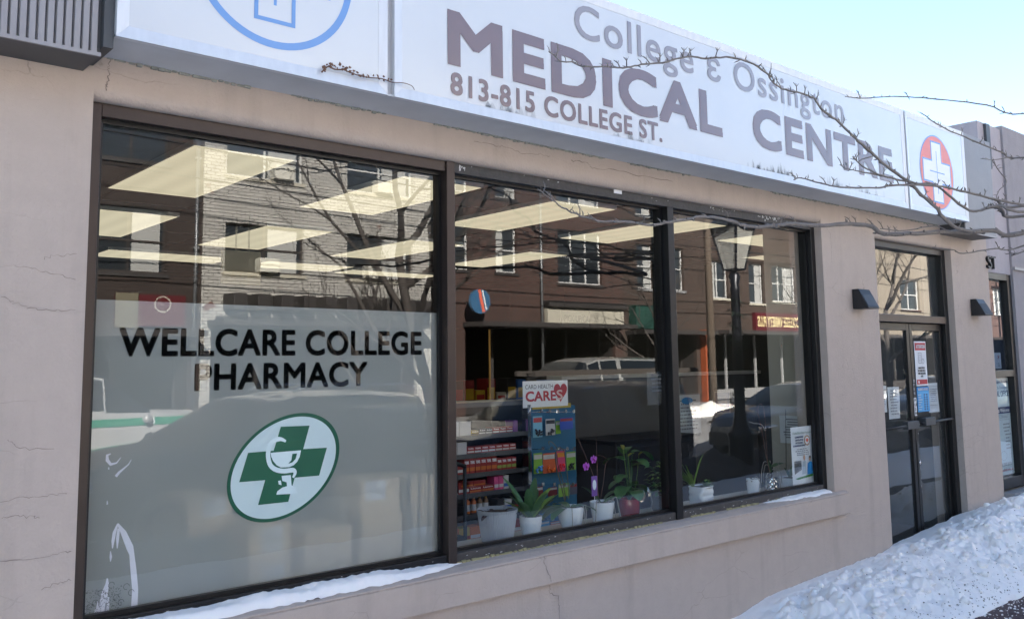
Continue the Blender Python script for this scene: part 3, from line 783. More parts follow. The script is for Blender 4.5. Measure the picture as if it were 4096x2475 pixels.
py = GY  # (unused below)
NY = DY+.0155
t = flat_sheet('attention_poster', 'red and white attention notice about a time delayed safe on the door', 'poster', 8.425, 8.665, 1.525, 1.945, NY)
x0, x1 = 8.425, 8.665
MB().box(x0+.012,x1-.012,NY-.0015,NY-.0004,1.86,1.93).build('heading_band', M_pred, t)
p = MB(); text_into(p, 'ATTENTION', x0+.03, x1-.03, 1.878, 1.912, NY-.0025, .02); p.build('heading_print', M_white, t)
MB().box(x0+.012,x1-.012,NY-.0015,NY-.0004,1.54,1.585).build('foot_band', M_pred, t)
p = MB()
for i, s_ in enumerate(('NARCOTICS','SECURED IN A','TIME-DELAYED','SAFE')): text_h(p, s_, (x0+x1)/2, 1.685-i*.026, .017, NY-.0016, .02, cx=True, squeeze=.95)
p.build('print', M_ink, t)
p = MB(); ico = [(x0+.07,1.74),(x0+.135,1.74),(x0+.135,1.835),(x0+.07,1.835),(x0+.07,1.74)]
ribbon(p, ico, .006, NY-.0016); ribbon(p, [(x0+.085,1.76),(x0+.12,1.76),(x0+.12,1.815),(x0+.085,1.815),(x0+.085,1.76)], .004, NY-.0016)
disc(p, x0+.16, 1.757, .025, .025, NY-.0016, 20, .82); ribbon(p, [(x0+.16,1.757),(x0+.17,1.772)], .004, NY-.0016)
p.build('safe_icon', M_inkgrey, t)
disc(MB(), x0+.05, 1.562, .012, .014, NY-.0025, 14).build('foot_emblem', M_white, t)
t = flat_sheet('hours_poster', 'bright blue business hours table on the right door leaf', 'poster', 8.425, 8.672, 1.283, 1.515, NY, M_pblue)
x0, x1 = 8.425, 8.672
MB().box(x0+.008,x1-.008,NY-.0012,NY-.0004,1.29,1.475).build('table_field', mat('pale_blue_print', (.10,.42,.75), .5, 0, .05), t)
p = MB(); text_into(p, 'BUSINESS HOURS', x0+.025, x1-.025, 1.482, 1.505, NY-.0018, .01); 
for i, s_ in enumerate(('MONDAY','TUESDAY','WEDNESDAY','THURSDAY','FRIDAY','SATURDAY','SUNDAY')): text_h(p, s_, x0+.016, 1.437-i*.0225, .0095, NY-.0018, .01)
p.build('print', M_white, t)
p = MB()
for i in range(7):
    for k in range(2):
        p.quad(*[(x0+.13+k*.05+a_, NY-.0018, 1.434-i*.0225+b_) for a_, b_ in ((0,0),(.03,0),(.03,.014),(0,.014))])
p.build('hours_print', M_navy, t)
def notice(label, x0, x1, z0, z1, seed, head=None, box=False, y=None):
    y = y if y else DY+.027
    t = sheet('paper_notice', label, 'notice', x0, x1, z0, z1, y, M_paper, .004, seed)
    r = random.Random(seed); p = MB(); yy = y-.0014
    top = z1-.02
    if head: text_into(p, head, x0+.015, x1-.015, z1-.045, z1-.025, yy, .02); top = z1-.06
    if box: ribbon(p, [(x0+.02,z0+.07),(x1-.02,z0+.07),(x1-.02,z1-.03),(x0+.02,z1-.03),(x0+.02,z0+.07)], .004, yy)
    sticker_lines(p, x0+.025, x1-.025, z0+.1 if box else z0+.03, top-(.03 if box else 0), 9 if not box else 7, yy, r, .45)
    p.build('print', M_inkgrey if not head else M_ink, t); return t
notice('white notice with black boxed text beside the blue hours table', 8.685, 8.90, 1.265, 1.545, 4, None, True)
notice('white notice half hidden at the left edge of the doorway', 7.675, 7.86, 1.31, 1.545, 5, 'Vaccines')
notice('narrow white sheet of small print on the left door leaf', 7.885, 8.10, 1.245, 1.53, 6)
notice('lowest white sheet taped to the left door below its neighbour', 7.675, 7.80, 1.02, 1.30, 7)

# ================================================================== WALL LIGHTS
def wall_light(x0, x1, label):
    t = thing('wall_light', label, 'wall light', ((x0+x1)/2, 0, 2.205), 'black wedge wall lights by the entrance')
    z0, z1 = 2.205, 2.372
    MB().prism([(-.003,z1),(-.06,z1),(-.14,z0+.01),(-.14,z0),(-.003,z0)], 'x', x0, x1).build('housing', M_blackplastic, t, bevel=.004)
    f = MB()
    for i in range(13):
        x = x0+.018+(x1-x0-.036)*i/12
        a = .30; b_ = .95
        def on(s): return (-.06-.08*s, z1-(z1-z0-.01)*s)
        p0, p1 = on(a), on(b_); nx_, nz_ = -.9, .43
        f.add([(x-.004,p0[0]-.001,p0[1]),(x+.004,p0[0]-.001,p0[1]),(x+.004,p1[0]-.001,p1[1]),(x-.004,p1[0]-.001,p1[1]),
               (x,p0[0]-.006,p0[1]+.003),(x,p1[0]-.006,p1[1]+.003)], [(0,4,5,3),(4,1,2,5),(0,1,4),(3,5,2)])
    f.build('lens', mat('lamp_lens_grille', (.16,.165,.17), .25, .3, .1), t)
    return t
wall_light(7.10, 7.29, 'black wedge wall light on the pier left of the doors')
wall_light(9.47, 9.66, 'black wedge wall light on the pier right of the doors')

# ================================================================== FASCIA SIGN
SY = -.285                      # face of the sign
SZ0, SZ1 = 3.075, 3.955
SX0, SX1 = 1.045, 8.875
sign = thing('fascia_sign', 'long white lightbox sign over the shop window with maroon lettering', 'sign', (5, -.14, SZ0))
MB().box(SX0, SX1, SY+.03, -.002, SZ0+.012, SZ1).build('sign_box', M_soffit, sign)
sf = MB().prism([(SY+.012,SZ0+.002),(-.002,SZ0-.0),(-.002,SZ0+.0115),(SY+.012,SZ0+.0115)], 'x', SX0, SX1); sf.build('soffit', M_soffit, sign)
# ragged caulk where soffit meets the plaster
rc = MB()
for i in range(260):
    x = SX0+.05+i*(SX1-SX0-.1)/260
    if noise.noise((x*2.5,7,1)) > -.25: rc.box(x, x+.03*rng.uniform(.5,1.1), -.012*rng.uniform(.6,1.5), -.0015, SZ0-.006*rng.uniform(.5,2.2), SZ0-.0006)
tag(rc.build('caulk', mat('dirty_caulk', (.30,.31,.27), .8, 0, .6, 30), sign), kind='stuff')
panels = [(SX0, 2.285), (2.325, 7.635), (7.665, SX1)]
pan_o = []
for i, (a, b) in enumerate(panels):
    po = MB().box(a+.045, b-.045, SY+.008, SY+.028, SZ0+.05, SZ1-.05).build('sign_panel', M_sign, sign); pan_o.append(po)
    def trim(pts, ax, lo, hi): MB().prism(pts, ax, lo, hi).build('trim', M_alu, sign, bevel=.002)
    # bevelled aluminium trim: bottom, top, two sides
    MB().add([(a,SY,SZ0),(b,SY,SZ0),(b-.048,SY+.006,SZ0+.052),(a+.048,SY+.006,SZ0+.052),(a,SY+.03,SZ0),(b,SY+.03,SZ0),(b-.048,SY+.03,SZ0+.052),(a+.048,SY+.03,SZ0+.052)],
             [(0,1,2,3),(0,4,5,1),(3,2,6,7),(0,3,7,4),(1,5,6,2),(4,7,6,5)]).build('trim', M_alu, sign)
    MB().add([(a,SY,SZ1),(b,SY,SZ1),(b-.048,SY+.006,SZ1-.052),(a+.048,SY+.006,SZ1-.052),(a,SY+.03,SZ1),(b,SY+.03,SZ1),(b-.048,SY+.03,SZ1-.052),(a+.048,SY+.03,SZ1-.052)],
             [(3,2,1,0),(1,5,4,0),(7,6,2,3),(4,7,3,0),(2,6,5,1),(5,6,7,4)]).build('trim', M_alu, sign)
    for (xa, xb) in ((a, a+.048), (b, b-.048)):
        MB().add([(xa,SY,SZ0+.0005),(xb,SY+.006,SZ0+.0525),(xb,SY+.006,SZ1-.0525),(xa,SY,SZ1-.0005),(xa,SY+.03,SZ0+.0005),(xb,SY+.03,SZ0+.0525),(xb,SY+.03,SZ1-.0525),(xa,SY+.03,SZ1-.0005)],
                 [(0,1,2,3) if xb > xa else (3,2,1,0),(0,3,7,4),(1,5,6,2),(4,7,6,5)]).build('trim', M_alu, sign)
LYS = SY+.0066
ml_, mr_ = Q(2,880,440,LYS), Q(3,1540,1280,LYS)
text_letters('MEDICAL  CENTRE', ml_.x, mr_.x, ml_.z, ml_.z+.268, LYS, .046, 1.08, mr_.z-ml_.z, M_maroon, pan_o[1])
a, b = Q(2,888,660,LYS), Q(2,2372,1000,LYS)
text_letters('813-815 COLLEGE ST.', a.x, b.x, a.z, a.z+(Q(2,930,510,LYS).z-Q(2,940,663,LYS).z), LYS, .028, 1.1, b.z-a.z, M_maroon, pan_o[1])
a, b = Q(2,1760,280,LYS), Q(3,1195,872,LYS); l_ = Q(2,2085,362,LYS); sl = (b.z-l_.z)/(b.x-l_.x); za = l_.z+sl*(a.x-l_.x)
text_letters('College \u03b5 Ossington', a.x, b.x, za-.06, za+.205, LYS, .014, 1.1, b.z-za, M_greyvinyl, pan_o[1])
def cross_pts(cx, cz, hw, hl):
    return [(cx-hw,cz+hl),(cx+hw,cz+hl),(cx+hw,cz+hw),(cx+hl,cz+hw),(cx+hl,cz-hw),(cx+hw,cz-hw),(cx+hw,cz-hl),(cx-hw,cz-hl),(cx-hw,cz-hw),(cx-hl,cz-hw),(cx-hl,cz+hw),(cx-hw,cz+hw)]
def outline(mb, pts, wd, y): 
    n = len(pts)
    for i in range(n):
        a_, b_ = Vector(pts[i]), Vector(pts[(i+1)%n]); d_ = (b_-a_).normalized()*wd/2
        ribbon(mb, [tuple(a_-d_), tuple(b_+d_)], wd, y-(.0006 if i % 2 else 0))
bot = Q(1,1985,355,LYS); lcx = bot.x-.035
lr = .385; lcz = bot.z+lr
m_ = MB(); disc(m_, lcx, lcz, lr, lr, LYS, 72, .915); m_.build('ring_emblem', M_blue, pan_o[0])
m_ = MB(); outline(m_, cross_pts(lcx, lcz, .088, .262), .019, LYS)
m_.build('cross_outline', M_blue, pan_o[0])
m_ = MB(); ribbon(m_, [(lcx,lcz-.19),(lcx,lcz+.19)], .014, LYS); ribbon(m_, [(lcx-.19,lcz+.004),(lcx+.19,lcz+.004)], .014, LYS-.0006)
m_.build('cross_line', M_blue, pan_o[0])
rcx, rcz, rr = (Q(3,1852,1215,LYS).x), (Q(3,1852,1215,LYS).z), .335
m_ = MB(); disc(m_, rcx, rcz, rr+.012, rr+.012, LYS+.0004, 64); m_.build('ring_emblem', M_blue, pan_o[2])
m_ = MB(); disc(m_, rcx, rcz, rr, rr, LYS-.0006, 64); m_.build('red_disc', M_red, pan_o[2])
def crosspoly(mb, cx, cz, hw, hl, y):
    mb.quad((cx-hw,y,cz-hl),(cx+hw,y,cz-hl),(cx+hw,y,cz+hl),(cx-hw,y,cz+hl)); mb.quad((cx-hl,y,cz-hw),(cx-hw,y,cz-hw),(cx-hw,y,cz+hw),(cx-hl,y,cz+hw)); mb.quad((cx+hw,y,cz-hw),(cx+hl,y,cz-hw),(cx+hl,y,cz+hw),(cx+hw,y,cz+hw)); return mb
crosspoly(MB(), rcx, rcz, .108, .288, LYS-.0012).build('cross_outline', M_blue, pan_o[2])
crosspoly(MB(), rcx, rcz, .093, .273, LYS-.0018).build('cross_emblem', M_white, pan_o[2])
m_ = MB(); ribbon(m_, [(rcx,rcz-.20),(rcx,rcz+.20)], .009, LYS-.0024); ribbon(m_, [(rcx-.15,rcz),(rcx+.15,rcz)], .009, LYS-.0028); m_.build('cross_line', M_blue, pan_o[2])
# grime along the lower edge of the panels
M_grime = film_mat('mould_smear', (.10,.11,.11), .16)
gm = MB()
kq = 0
for cx_, n_, hh in ((Q(3,650,1170,LYS).x,30,.03),(Q(3,780,1220,LYS).x,26,.035),(Q(3,1160,1300,LYS).x,18,.035),(Q(3,1380,1370,LYS).x,18,.045),(Q(2,1300,760,LYS).x,20,.03),(Q(2,2150,980,LYS).x,16,.03)):
    for _ in range(n_):
        kq += 1; x = cx_+rng.gauss(0,.09); z = SZ0+.053; h = abs(rng.gauss(0,hh))+.006; w_ = rng.uniform(.006,.022); yy_ = LYS-.00006*kq+.001
        gm.add([(x-w_,yy_,z),(x+w_,yy_,z),(x+w_*.8,yy_,z+h*.4),(x+w_*.3,yy_,z+h*.85),(x-w_*.1,yy_,z+h),(x-w_*.7,yy_,z+h*.5)], [(0,1,2,3,4,5)])
tag(gm.build('grime', M_grime, pan_o[1]), kind='stuff')

# dried creeper caught on the sign
M_dry = mat('dry_leaf', (.16,.09,.06), .9, 0, .4, 30)
vine = thing('dried_vine', 'dry brown creeper clinging along the bottom of the sign', 'vine', tuple(Q(2,470,590,SY-.01)))
vp = [(1,2265,510),(1,2310,470),(1,2360,490),(1,2440,490),(2,130,490),(2,200,520),(2,290,545),(2,400,555),(2,470,580),(2,550,585),(2,610,605),(2,630,635)]
vpts = cat([Q(n_,a_,b_,SY-.012) for n_, a_, b_ in vp], 5)
MB().tube(vpts, [.004-.0025*i/len(vpts) for i in range(len(vpts))], 6).build('stem', M_dry, vine, True)
for i in range(0, 42):
    c_ = vpts[int(i*.95)]+Vector((rng.uniform(-.01,.01), -.004, rng.uniform(-.008,.016))); g = rng.uniform(0,6.28); s_ = rng.uniform(.008,.02)
    d_ = Vector((cos(g), rng.uniform(-.4,.1), sin(g)))*s_; e_ = Vector((-sin(g), rng.uniform(-.5,.3), cos(g)))*s_*.45
    MB().add([c_, c_+d_*.5+e_, c_+d_*1.2, c_+d_*.5-e_, c_+d_*.6+Vector((0,-.006,0))], [(0,1,4),(1,2,4),(2,3,4),(3,0,4)]).build('leaf', M_dry, vine)

# ================================================================== RIBBED CLADDING LEFT AND RIGHT OF THE SIGN
def ribbed(name, label, x0, x1, z0, z1, yf, pitch=.031):
    t = thing(name, label, 'cladding', ((x0+x1)/2, yf/2, z0))
    MB().box(x0, x1, yf, -.0015, z0, z1).build('box', M_dark_metal, t)
    n = int((x1-x0)/pitch)
    for i in range(n):
        a = x0+.004+i*pitch
        MB().add([(a,yf-.001,z0+.012),(a+pitch*.12,yf-.010,z0+.012),(a+pitch*.78,yf-.010,z0+.012),(a+pitch*.9,yf-.001,z0+.012),
                  (a,yf-.001,z1),(a+pitch*.12,yf-.010,z1),(a+pitch*.78,yf-.010,z1),(a+pitch*.9,yf-.001,z1)],
                 [(0,1,5,4),(1,2,6,5),(2,3,7,6),(0,3,2,1),(4,5,6,7)]).build('rib', M_rib, t)
    MB().box(x0, x1, yf-.014, yf-.002, z0-.004, z0+.011).build('bottom_trim', M_rib, t)
    return t
rl_ = ribbed('ribbed_cladding', 'grey ribbed metal cladding box left of the white sign', -2.2, 1.005, 3.0, 4.6, -.225)
MB().box(1.006, 1.043, -.26, -.0015, 3.03, 4.5).build('end_filler', M_dark_metal, rl_)
rr_ = ribbed('ribbed_cladding', 'grey ribbed metal cladding at the right end of the white sign', 8.88, 9.62, 2.985, 3.97, -.235, .022)
for k in range(3):
    z = 3.10+.085*k
    MB().lathe([(.0,-.01),(.016,-.01),(.016,.03),(.0,.03)], (9.645,-.20,z), 12, 'x').build('knob', M_blackplastic, rr_, True)

# ================================================================== NEIGHBOUR WITH THE DENTAL OFFICE WINDOW
nb = thing('dental_office_building', 'grey plaster neighbour building with dark framed poster window', 'building', (12, 0, 0))
NYP = .004
NX = 10.60
nw = MB()
nw.box(9.981, NX, NYP, .4, 2.68, 4.32)
nw.build('wall', M_wall2, nb)
MB().box(NX, 30, -.02, .4, -.2, 4.36).build('pier_wall', M_wall3, nb)
MB().box(9.981, 30, .401, 12, -.2, 4.3).build('rear_block', M_wall3, nb)
MB().box(10.14, 10.24, NYP-.03, NYP-.001, 3.82, 4.31).build('drain_chute', M_dark_metal, nb)
MB().box(NX-.0, 30, -.045, -.0205, 2.735, 2.765).build('ledge_trim', M_rib, nb)
# lettering fixed on the wall, partly hidden by the pier
lt = MB()
lx = 10.075
for (ch, xx) in (('T', 10.045), ('S', 9.935)):
    vs, fs = text_mesh(ch)[:2]; h = .135; wd = .10
    mb = MB(); mb.add([(xx+wd*u, NYP-.03, 2.715+h*t_) for u, t_ in vs], fs)
    wv, wf = weld([(xx+wd*u, 2.715+h*t_) for u, t_ in vs], fs)
    for lp in boundary_loops(wv, wf):
        k = len(lp); mb.add([(p_[0], NYP-.03, p_[1]) for p_ in lp]+[(p_[0], NYP-.001, p_[1]) for p_ in lp], [(i,(i+1)%k,k+(i+1)%k,k+i) for i in range(k)])
    mb.build('wall_letter', M_blackplastic, nb)
dw = bpy.data.objects.new('window', None); COL.objects.link(dw); dw.parent = nb; ORG[dw.name] = ORG[nb.name]
gy = NYP+.03
MB().box(NX-.10, NX-.001, NYP+.005, gy+.05, .42, 2.679).build('jamb', M_black, dw, bevel=.003)
MB().box(9.985, NX-.10, NYP+.005, gy+.05, 2.61, 2.679).build('head_rail', M_black, dw, bevel=.003)
MB().box(9.985, NX-.10, NYP+.005, gy+.05, 1.575, 1.645).build('transom_bar', M_black, dw, bevel=.003)
MB().box(9.985, NX-.10, NYP+.005, gy+.05, .42, .53).build('bottom_rail', M_black, dw, bevel=.003)
MB().box(9.985, NX-.101, gy+.02, gy+.028, 1.646, 2.609).build('pane', glass('dental_glass', (.75,.8,.85), 1.5), dw)
MB().box(9.985, NX-.101, gy+.02, gy+.028, .531, 1.574).build('pane', M_glass, dw)
MB().box(9.981, NX-.001, gy+.2, gy+.22, .43, 2.679).build('blind', mat('grey_blind', (.30,.33,.38), .8, 0, .1, 3), nb)
MB().box(9.981, NX-.001, -.10, .13, .33, .395).build('step', M_conc, nb, bevel=.006)
MB().box(9.981, NX-.001, -.06, .13, -.2, .329).build('step_riser', M_blackplastic, nb)
MB().box(9.981, NX-.001, .13, .30, -.2, .42).build('stall_riser', M_blackplastic, nb)
# poster behind the glass
t = thing('dental_poster', 'tall pale blue dental office poster in the dark framed window', 'poster', (10.25, gy+.035, .55))
yp = gy+.04; xa, xb = 9.99, 10.49
MB().box(xa, xb, yp, yp+.003, .545, 1.56).build('sheet', mat('poster_pale_blue', (.52,.62,.66), .5, 0, .06, 3), t)
MB().box(xa, xb, yp-.0012, yp-.0003, 1.185, 1.255).build('heading_band', M_navy, t)
p = MB(); text_into(p, 'Patients Welcome', xa+.02, xb-.03, 1.20, 1.24, yp-.002, .012); p.build('heading_print', M_white, t)
p = MB(); text_into(p, 'DENTAL OFFICE', xa+.01, xb-.02, 1.365, 1.425, yp-.001, .004); text_into(p, 'College & Ossington', xa+.02, xb-.03, 1.435, 1.475, yp-.001, .0)
text_into(p, 'Guadalupe Arrieta', xa+.005, xb-.02, 1.495, 1.54, yp-.001, .012); p.build('print', M_navy, t)
p = MB(); text_into(p, 'SERVICES OFFERED', xa+.02, xb-.06, 1.135, 1.162, yp-.001, .0)
ribbon(p, [(xa+.01,1.12),(xb-.045,1.12),(xb-.045,1.172),(xa+.01,1.172),(xa+.01,1.12)], .003, yp-.001)
r_ = random.Random(12); sticker_lines(p, xa+.02, xa+.20, .80, 1.09, 8, yp-.001, r_, .4, .3); sticker_lines(p, xa+.27, xb-.02, .80, 1.09, 8, yp-.001, r_, .4, .3)
text_into(p, '416.537.3171', xa+.12, xb-.07, .64, .672, yp-.001, .012); p.build('print', M_inkgrey, t)
p = MB(); text_into(p, 'www.smileforever.ca', xa+.06, xb-.04, .585, .61, yp-.001, .008); p.build('address_print', M_pred, t)
disc(MB(), xa+.25, .745, .08, .05, yp-.001, 28, .94).build('round_print', M_inkgrey, t)
t = flat_sheet('small_notice', 'small white notice standing behind the grey dental glass', 'notice', 10.22, 10.40, 1.66, 1.83, gy+.06)
p = MB(); text_into(p, 'y', 10.31, 10.355, 1.765, 1.80, gy+.059, .02); p.build('print', M_pred, t)
p = MB(); disc(p, 10.33, 1.70, .02, .02, gy+.059, 16, .75); p.build('emblem', M_ink, t)

# ================================================================== INSIDE THE SHOP
M_lamp = emit('lamp_diffuser', (1.0,.88,.62), .062)
M_lampframe = mat('lamp_frame', (.45,.45,.43), .5, 0, .05)
lights = [ (1.83,2.45,.94,2.46,'large ceiling light panel at the upper left of the frosted pane'),
 (3.20,3.86,.93,2.36,'ceiling light panel passing behind the thick bronze mullion near the top'),
 (4.60,5.28,.98,2.43,'ceiling light panel at the top of the middle pane'),
 (6.05,6.75,.97,2.45,'ceiling light panel crossing behind the slim black mullion'),
 (2.02,2.66,3.34,4.78,'ceiling light panel cut off by the left window jamb'),
 (3.42,4.08,3.35,4.92,'ceiling light panel in the middle of the left pane second row'),
 (4.94,5.62,3.39,4.98,'ceiling light panel in the second row just left of the bronze mullion'),
 (6.55,7.14,3.42,4.98,'lowest ceiling light panel in the middle pane'),
 (2.84,4.22,5.76,6.42,'long thin ceiling light panel in the far row at left'),
 (4.62,5.78,5.82,6.5,'long thin ceiling light panel in the middle of the far row'),
 (5.92,7.34,6.12,6.6,'long thin ceiling light panel at the right end of the far row'),
 (7.50,8.42,1.07,1.65,'ceiling light panel in the right pane cut by the beige partition'),
 (9.05,9.55,2.10,2.40,'smallest ceiling light panel beside the beige partition') ]
for x0, x1, y0, y1, lb in lights:
    t = thing('ceiling_light', lb, 'ceiling light', ((x0+x1)/2, (y0+y1)/2, 3.0), 'fluorescent ceiling panels')
    f = .012
    MB().box(x0, x1, y0, y1, 3.004, 3.0355).build('frame', M_lampframe, t)
    MB().box(x0+f, x1-f, y0+f, y1-f, 3.000, 3.0035).build('diffuser', M_lamp, t)
# partition at the right end of the window display
part_o = thing('partition', 'pale beige partition wall behind the right end of the window', 'partition', (7.05, .5, 0))
MB().box(6.98, 7.08, .31, .76, 0, 3.03).build('panel', M_int, part_o)
t = thing('seniors_notice', 'white seniors notice taped on the beige partition wall', 'notice', (6.97, .5, 1.05))
MB().box(6.972, 6.978, .40, .67, 1.07, 1.305).build('sheet', M_paper, t)
mb = MB()
r_ = random.Random(5)
for i in range(8):
    z = 1.27-i*.022; a = .43+r_.uniform(0,.03); b = .64-r_.uniform(0,.05)
    mb.quad((6.9712,b,z),(6.9712,a,z),(6.9712,a,z+.009),(6.9712,b,z+.009))
mb.build('print', M_inkgrey, t)
# low counter wall with framed notices, dark doorway behind
lc = thing('counter_wall', 'low grey beige counter wall at the back of the right pane', 'counter', (7.6, 2.7, 0))
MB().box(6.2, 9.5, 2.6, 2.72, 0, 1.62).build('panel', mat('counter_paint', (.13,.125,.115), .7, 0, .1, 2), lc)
MB().box(6.15, 9.55, 2.55, 2.77, 1.621, 1.66).build('counter_top', M_ledge, lc, bevel=.004)
def frame_notice(name, label, x0, x1, z0, z1, y, m):
    t = thing(name, label, 'notice', ((x0+x1)/2, y, z0))
    MB().box(x0,x1,y,y+.012,z0,z1).build('frame', M_rib, t); MB().box(x0+.015,x1-.015,y-.002,y-.0005,z0+.015,z1-.015).build('sheet', m, t)
    mb = MB(); sticker_lines(mb, x0+.04, x1-.04, z0+.05, z1-.06, 9, y-.003, random.Random(int(x0*100)), .4); mb.build('print', M_inkgrey, t); return t
c = Q(9,110,90,2.59); t = frame_notice('framed_notice', 'framed pale notice on the counter wall by the slim mullion', c.x-.25, c.x+.2, c.z-.16, c.z+.30, 2.58, M_paper)
disc(MB(), c.x-.05, c.z+.22, .1, .04, 2.575, 20).build('emblem', M_pblue, t)
c = Q(6,340,1440,2.59); frame_notice('framed_notice', 'dark blue notice on the counter wall behind the lamp reflection', c.x-.16, c.x+.14, c.z-.1, c.z+.16, 2.58, M_navy)
cab = thing('cabinet', 'dark low cabinet standing in front of the counter wall', 'cabinet', (6.9, 2.2, 0))
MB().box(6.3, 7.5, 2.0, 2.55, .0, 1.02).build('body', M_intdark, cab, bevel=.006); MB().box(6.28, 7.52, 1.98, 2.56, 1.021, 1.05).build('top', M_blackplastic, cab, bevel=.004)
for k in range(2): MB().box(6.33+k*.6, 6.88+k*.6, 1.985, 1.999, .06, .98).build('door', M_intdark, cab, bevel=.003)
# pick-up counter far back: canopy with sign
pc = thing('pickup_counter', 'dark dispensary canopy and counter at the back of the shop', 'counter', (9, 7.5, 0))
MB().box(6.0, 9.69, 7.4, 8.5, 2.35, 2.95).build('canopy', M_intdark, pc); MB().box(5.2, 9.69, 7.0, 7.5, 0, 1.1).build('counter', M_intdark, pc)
MB().box(5.15, 9.69, 6.95, 7.55, 1.101, 1.14).build('counter_top', M_ledge, pc)
# the hung pick-up sign
a, b = Q(5,1665,885,5.6), Q(5,1955,790,5.6)
t = thing('pickup_sign', 'pale grey hanging sign with grey pick up cashier lettering', 'sign', ((a.x+b.x)/2, 5.6, a.z))
MB().box(a.x, b.x, 5.6, 5.62, a.z, b.z).build('board', mat('sign_grey', (.42,.42,.40), .6, 0, .05), t)
mb = MB(); text_into(mb, 'PICK UP/CASHIER', a.x+.06, b.x-.06, a.z+.06, b.z-.06, 5.597, .02); mb.build('lettering', M_inkgrey, t)
for s_ in (.1,.9):
    x = a.x+(b.x-a.x)*s_; MB().tube([(x,5.61,b.z),(x,5.61,3.04)], .004, 6).build('hanger', M_blackplastic, t)
# hanging tan board on chains
t = thing('hanging_board', 'tan board hanging on chains from the ceiling behind the left pane', 'sign', (3.6, 3.1, 2.3))
c0, c1 = Q(4,1560,500,3.0), Q(4,1835,480,3.0)
MB().box(c0.x, c1.x, 3.0, 3.02, c1.z-.14, c1.z+.13).build('board', mat('tan_board', (.36,.31,.20), .7, 0, .1), t)
for k, xx in enumerate((c0.x+.12, c1.x-.1)):
    mb = MB(); z = c1.z+.13
    while z < 3.03:
        mb.tube([(xx+.006*cos(g), 3.01+(.006*sin(g) if False else 0), z+.011+.011*sin(g)) for g in [i*pi/4 for i in range(9)]], .0018, 5); z += .02
    mb.build('chain', M_chrome, t)

# window ledges
ld = thing('window_ledge', 'pale laminate display ledge inside the clear panes', 'ledge', (4.8,.35,.6))
MB().box(2.955, 6.97, GY+.055, .56, .66, .745).build('top', M_ledge, ld, bevel=.004)
MB().box(2.955, 6.97, .30, .54, 0, .659).build('front', M_int, ld)
ld = thing('window_ledge', 'low platform behind the frosted pane carrying cardboard boxes', 'ledge', (2,.7,.5))
MB().box(-.5, 2.95, GY+.055, 1.5, .50, .60).build('top', M_ledge, ld, bevel=.004)
MB().box(-.5, 2.95, .31, 1.4, 0, .499).build('base', M_intdark, ld)

# cardboard boxes behind the film
def carton(x0, x1, y0, y1, z0, z1, label, lab=None, ensure=False):
    t = thing('cardboard_box', label, 'box', ((x0+x1)/2, (y0+y1)/2, z0), 'cartons stacked behind the frosted film')
    bdy = MB().box(x0,x1,y0,y1,z0,z1).build('carton', M_card if not ensure else M_white, t, bevel=.004)
    MB().box(x0+.001,x1-.001,(y0+y1)/2-.03,(y0+y1)/2+.03,z1+.0003,z1+.0012).build('tape', mat('packing_tape', (.36,.27,.16), .25, 0, .1), t)
    if lab:
        lx0, lx1, lz0, lz1 = [v_ for v_ in lab]
        l = MB().box(x0+(x1-x0)*lx0, x0+(x1-x0)*lx1, y0-.0012, y0-.0003, z0+(z1-z0)*lz0, z0+(z1-z0)*lz1).build('shipping_label', M_label, t)
        mb = MB(); xx = x0+(x1-x0)*(lx0+.04); e_ = x0+(x1-x0)*(lx1-.04); r = random.Random(int(x0*1000)); za = z0+(z1-z0)*(lz0+(lz1-lz0)*.35); zb2 = z0+(z1-z0)*(lz0+(lz1-lz0)*.62)
        while xx < e_:
            w_ = r.uniform(.001,.005); mb.quad((xx,y0-.0018,za),(xx+w_,y0-.0018,za),(xx+w_,y0-.0018,zb2),(xx,y0-.0018,zb2)); xx += w_+r.uniform(.002,.005)
        for q in range(2):
            zz = z0+(z1-z0)*(lz0+(lz1-lz0)*(.72+.13*q)); mb.quad((x0+(x1-x0)*(lx0+.05),y0-.0018,zz),(x0+(x1-x0)*(lx1-.15),y0-.0018,zz),(x0+(x1-x0)*(lx1-.15),y0-.0018,zz+.006),(x0+(x1-x0)*(lx0+.05),y0-.0018,zz+.006))
        mb.build('barcode', M_inkgrey, l)
    return t
by = .50
def bx(n, x0, y0, x1, y1, yy):
    A, B, C_, D = Q(n,x0,y0,yy), Q(n,x1,y0,yy), Q(n,x1,y1,yy), Q(n,x0,y1,yy)
    return (A.x+D.x)/2, (B.x+C_.x)/2, (C_.z+D.z)/2, (A.z+B.z)/2
x0,x1,z0,z1 = bx(7,1325,640,1640,890,.75); carton(x0,x1,.75,1.15,z0,z1,'cardboard box with white label left of the green badge',(.32,.82,.5,.98))
M_bin = mat('grey_bin', (.10,.12,.14), .5, 0, .1)
bnn = thing('storage_bin', 'dark grey plastic storage bin under the labelled cardboard box', 'bin', ((x0+x1)/2, .95, .6))
MB().box(x0-.32,x1+.06,.74,1.18,.602,z0-.03).build('body', M_bin, bnn, bevel=.01); MB().box(x0-.34,x1+.08,.72,1.2,z0-.0295,z0-.002).build('lid', M_bin, bnn, bevel=.006)
x0,x1,z0,z1 = bx(7,1755,815,2045,1020,.50); zs = .602+(z1-.602)*.52
carton(x0,x1,.50,.80,zs+.003,z1,'upper cardboard box of the pair under the green badge',(.3,.8,.25,.9)); carton(x0,x1,.50,.80,.602,zs,'lower cardboard box of the pair under the green badge',(.32,.84,.4,.95))
x0,x1,z0,z1 = bx(8,-120,835,185,1070,.55)
en = thing('nutrition_drink_case', 'white and red drink case at the bottom right of the frosted pane', 'box', ((x0+x1)/2, .7, .602))
